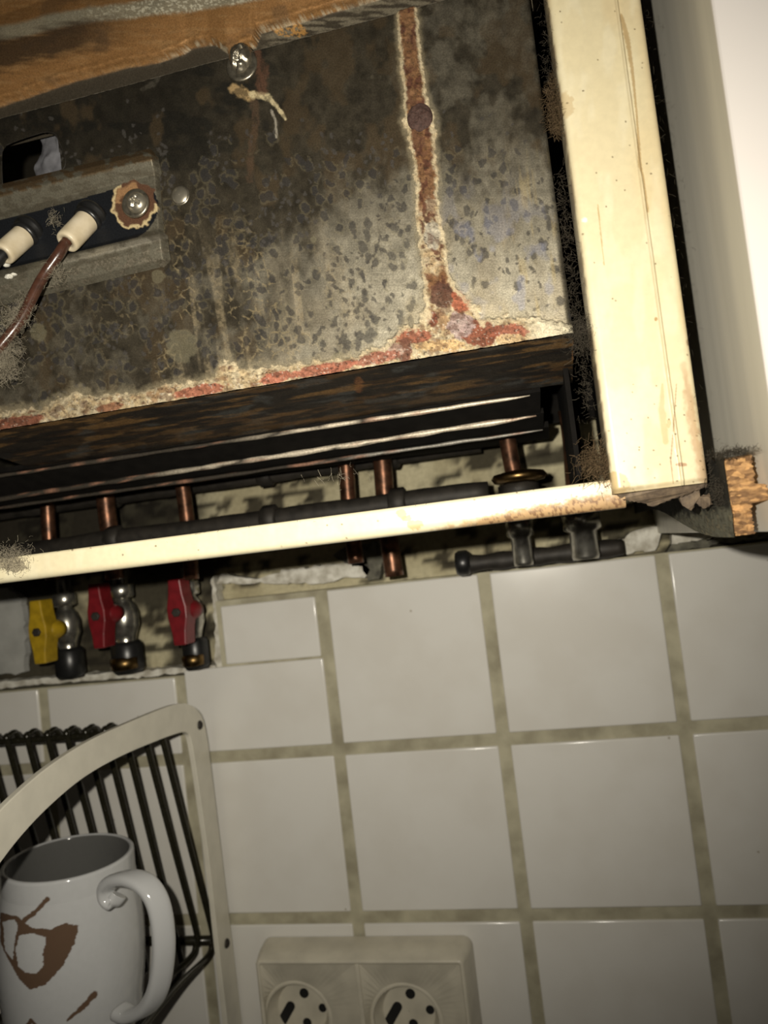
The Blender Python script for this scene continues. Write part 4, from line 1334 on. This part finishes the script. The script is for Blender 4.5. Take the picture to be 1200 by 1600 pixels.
def mug_col(px, py, P):
    C = np.empty(P.shape); C[:] = (0.56, 0.57, 0.575)
    nf = fbm(px / 5, py / 5, 141, 3)
    x = px + 3 * (nf - 0.5); y = py + 3 * (nf - 0.5)
    front = P[..., 1] < MD
    m = inpoly(x, y, HEART) & ~inpoly(x, y, WIN) & ~inpoly(x, y, WIN2)
    br = 1 - sstep(0.8, 1.1, pline(x, y, [(38, 1438, 4), (55, 1425, 3.5), (74, 1405, 4)]))
    b2 = 1 - sstep(0.8, 1.1, pline(x, y, [(105, 1594, 2), (128, 1575, 4), (148, 1553, 5)]))
    b3 = 1 - sstep(0.8, 1.1, pline(x, y, [(42, 1606, 3), (48, 1594, 3), (60, 1606, 2)]))
    b4 = 1 - sstep(0.8, 1.1, pline(x, y, [(218, 1520, 3), (224, 1535, 3)]))
    C = mix(C, (0.135, 0.085, 0.055), front * np.maximum.reduce([m * 1.0, br, b2, b3]))
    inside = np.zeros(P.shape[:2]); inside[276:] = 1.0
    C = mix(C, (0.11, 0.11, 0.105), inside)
    return C, np.zeros(px.shape), np.full(px.shape, 0.10)


def mug_pt(r, h, th):
    return np.array([r * math.cos(th), r * math.sin(th), h])


TILT = Matrix.Rotation(math.radians(3.0), 3, 'Y') @ Matrix.Rotation(math.radians(0.0), 3, 'X')
TM = np.array(TILT)
base = np.array([mug_bottom[0], MD, mug_bottom[2]])
pr = []
for q in np.linspace(0, 1, 8):
    pr.append((0.026 * q, 0.0015))
for q in np.linspace(0, 1, 24):
    pr.append((0.028 + (R0 - 0.028) * math.sin(q * math.pi / 2) ** 0.8, 0.0 + 0.020 * (1 - math.cos(q * math.pi / 2))))
for q in np.linspace(0, 1, 240)[1:]:
    pr.append((R0 - 0.0016 * q + 0.0030 * math.sin(min(1.0, q * 1.15) * math.pi), 0.020 + (MH - 0.0215) * q))
for q in np.linspace(0, 1, 8)[1:]:
    pr.append((R0 - 0.0031 + 0.0015 * math.cos(q * math.pi), MH - 0.0015 + 0.0015 * math.sin(q * math.pi)))
for q in np.linspace(0, 1, 20)[1:]:
    pr.append((R0 - 0.0046 - 0.001 * q, MH - 0.0015 - (MH - 0.012) * q))
for q in np.linspace(0, 1, 6)[1:]:
    pr.append(((R0 - 0.0056) * (1 - q) + 0.001 * q, 0.0105 - 0.003 * q))
ang = np.linspace(0, 2 * np.pi, 420, endpoint=False)
P = np.array([[mug_pt(r, h, t) for t in ang] for r, h in pr])
P = P @ TM.T + base
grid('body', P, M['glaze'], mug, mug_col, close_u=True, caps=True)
hpth = [(x, y, d - 0.020) for x, y, d in [(186, 1398, .398), (176, 1410, .3965), (166, 1402, .396), (167, 1386, .3955), (182, 1374, .394), (206, 1372, .391), (230, 1384, .389), (247, 1412, .388), (255, 1455, .388), (255, 1500, .389), (247, 1545, .391), (230, 1574, .394), (206, 1586, .398), (186, 1580, .401)]]
hp = resample([at(*q) for q in hpth], 110)
T = np.gradient(hp, axis=0)
rings = []
ang = np.linspace(0, 2 * np.pi, 20, endpoint=False)
for i in range(len(hp)):
    t = T[i] / np.linalg.norm(T[i])
    side = np.array([-0.55, -0.83, 0.0]); side = np.array([0.75, -0.66, 0]); 
    wdir = np.cross(t, np.array([0.72, -0.69, 0.0])); 
    nrm_ = np.array([0.69, 0.72, 0.0])            # width of the strap runs round the mug
    nrm_ = nrm_ - t * np.dot(nrm_, t); nrm_ /= np.linalg.norm(nrm_)
    th = np.cross(t, nrm_)
    k = i / (len(hp) - 1)
    wd = 0.0060 * (0.75 + 0.25 * sstep(0.15, 0.35, np.array(k))); hd = 0.0034 * (0.7 + 0.3 * sstep(0.1, 0.3, np.array(k)))
    ce = np.sign(np.cos(ang)) * np.abs(np.cos(ang)) ** 0.7; se = np.sign(np.sin(ang)) * np.abs(np.sin(ang)) ** 0.8
    rings.append(hp[i] + wd * ce[:, None] * nrm_ + hd * se[:, None] * th)
grid('handle', np.array(rings), mat_plain('white_glaze', (0.56, 0.57, 0.575), 0.1, 0, 0.03, 50), mug, close_u=True, caps=True)['label'] = 'scrolled strap handle'

# ================================================================== double socket
SDp = WALL - 0.023
fl0 = at(399, 1501, SDp); fr0 = at(723, 1502, SDp)
sx_0, sx_1 = fl0[0], fr0[0]; sz_1 = (fl0[2] + fr0[2]) / 2; sz_0 = sz_1 - (sx_1 - sx_0) * 0.56
sock = thing('double_socket', ((sx_0 + sx_1) / 2, WALL, sz_0), 'ivory surface-mounted double power socket on the tiles', 'socket')
# housing: flared walls, rounded rim, open front
xm = (sx_0 + sx_1) / 2


def ringpts(x0, x1, z0, z1, y, r, n=6):
    out = []
    for cx, cz, a0 in ((x1 - r, z1 - r, 0), (x0 + r, z1 - r, 90), (x0 + r, z0 + r, 180), (x1 - r, z0 + r, 270)):
        for q in np.linspace(0, 90, n):
            a = math.radians(a0 + q); out.append((cx + r * math.cos(a), y, cz + r * math.sin(a)))
    return np.array(out)


lw = 0.0022
prs = [(0.0035, WALL - 0.0003, 0.006), (0.0030, WALL - 0.010, 0.006), (0.0004, SDp + 0.0012, 0.003), (-0.0002, SDp + 0.0003, 0.0026), (-0.0008, SDp, 0.0022), (-0.0016, SDp, 0.0018), (-lw, SDp + 0.0006, 0.0015), (-lw, SDp + 0.0030, 0.0015)]
P = np.array([ringpts(sx_0 - g, sx_1 + g, sz_0 - g, sz_1 + g, y, max(r, 0.0008)) for g, y, r in prs])
grid('housing', P, M['socket'], sock, close_u=True)
box('divider', (xm - 0.0014, SDp + 0.0001, sz_0 + lw), (xm + 0.0014, SDp + 0.0035, sz_1 - lw), M['socket'], sock, 0.0005)
for k, (x0, x1, cpx) in enumerate(((sx_0 + lw, xm - 0.0014, (464, 1592)), (xm + 0.0014, sx_1 - lw, (634, 1597)))):
    cen = at(cpx[0], cpx[1], SDp + 0.006); ccx, ccz = cen[0], cen[2]
    rr = 0.0212
    cs = [math.atan2(z - ccz, x - ccx) % (2 * math.pi) for x in (x0, x1) for z in (sz_0 + lw, sz_1 - lw)]
    th = np.array(sorted(list(np.linspace(0, 2 * np.pi, 64, endpoint=False)) + cs))
    n = len(th)
    sq = []
    for t in th:                                  # point on the square rim in direction t
        dx, dz = math.cos(t), math.sin(t)
        sc = 1e9
        if dx > 1e-6: sc = min(sc, (x1 - ccx) / dx)
        if dx < -1e-6: sc = min(sc, (x0 - ccx) / dx)
        if dz > 1e-6: sc = min(sc, (sz_1 - lw - ccz) / dz)
        if dz < -1e-6: sc = min(sc, (sz_0 + lw - ccz) / dz)
        sq.append((ccx + dx * sc, SDp + 0.0012, ccz + dz * sc))
    sq = np.array(sq)

    def circ(r, y):
        return np.stack([ccx + r * np.cos(th), np.full(n, y), ccz + r * np.sin(th)], 1)
    rows = [sq, sq * 0.02 + circ(rr * 1.06, SDp + 0.0075) * 0.98, circ(rr * 1.02, SDp + 0.0070), circ(rr * 0.97, SDp + 0.0072), circ(rr * 0.955, SDp + 0.009), circ(rr * 0.80, SDp + 0.0165), circ(rr * 0.78, SDp + 0.0172), circ(rr * 0.3, SDp + 0.0172), circ(0.0003, SDp + 0.0172)]
    o = grid('socket_well', np.array(rows), M['socket'], sock, close_u=True)
    me = o.data
    me.polygons.foreach_set('use_smooth', [False] * len(me.polygons))
    yv = SDp + 0.0170
    sp = ((447, 1585), (475, 1552), (504, 1575), (480, 1598)) if k == 0 else ((614, 1586), (641, 1553), (672, 1578), (646, 1600))
    a = at(sp[0][0] + 7, sp[0][1] - 13, yv); b = at(sp[0][0] - 8, sp[0][1] + 14, yv)
    dv = (b - a) / np.linalg.norm(b - a); pv = np.array([-dv[2], 0, dv[0]]) * 0.0030
    pts = [a + pv * math.cos(q) - dv * 0.0030 * math.sin(q) for q in np.linspace(0, math.pi, 8)] + [b - pv * math.cos(q) + dv * 0.0030 * math.sin(q) for q in np.linspace(0, math.pi, 8)]
    extrude_poly('slot_hole', pts, (0, 0.0006, 0), M['hole'], o)
    for (x, y), r in zip(sp[1:], (0.0031, 0.0027, 0.0029)):
        lathe('pin_hole', at(x, y, yv), (0, 1, 0), [(r, 0), (r * 1.02, 0.0003), (r * .9, 0.0006)], M['hole'], o, 20)
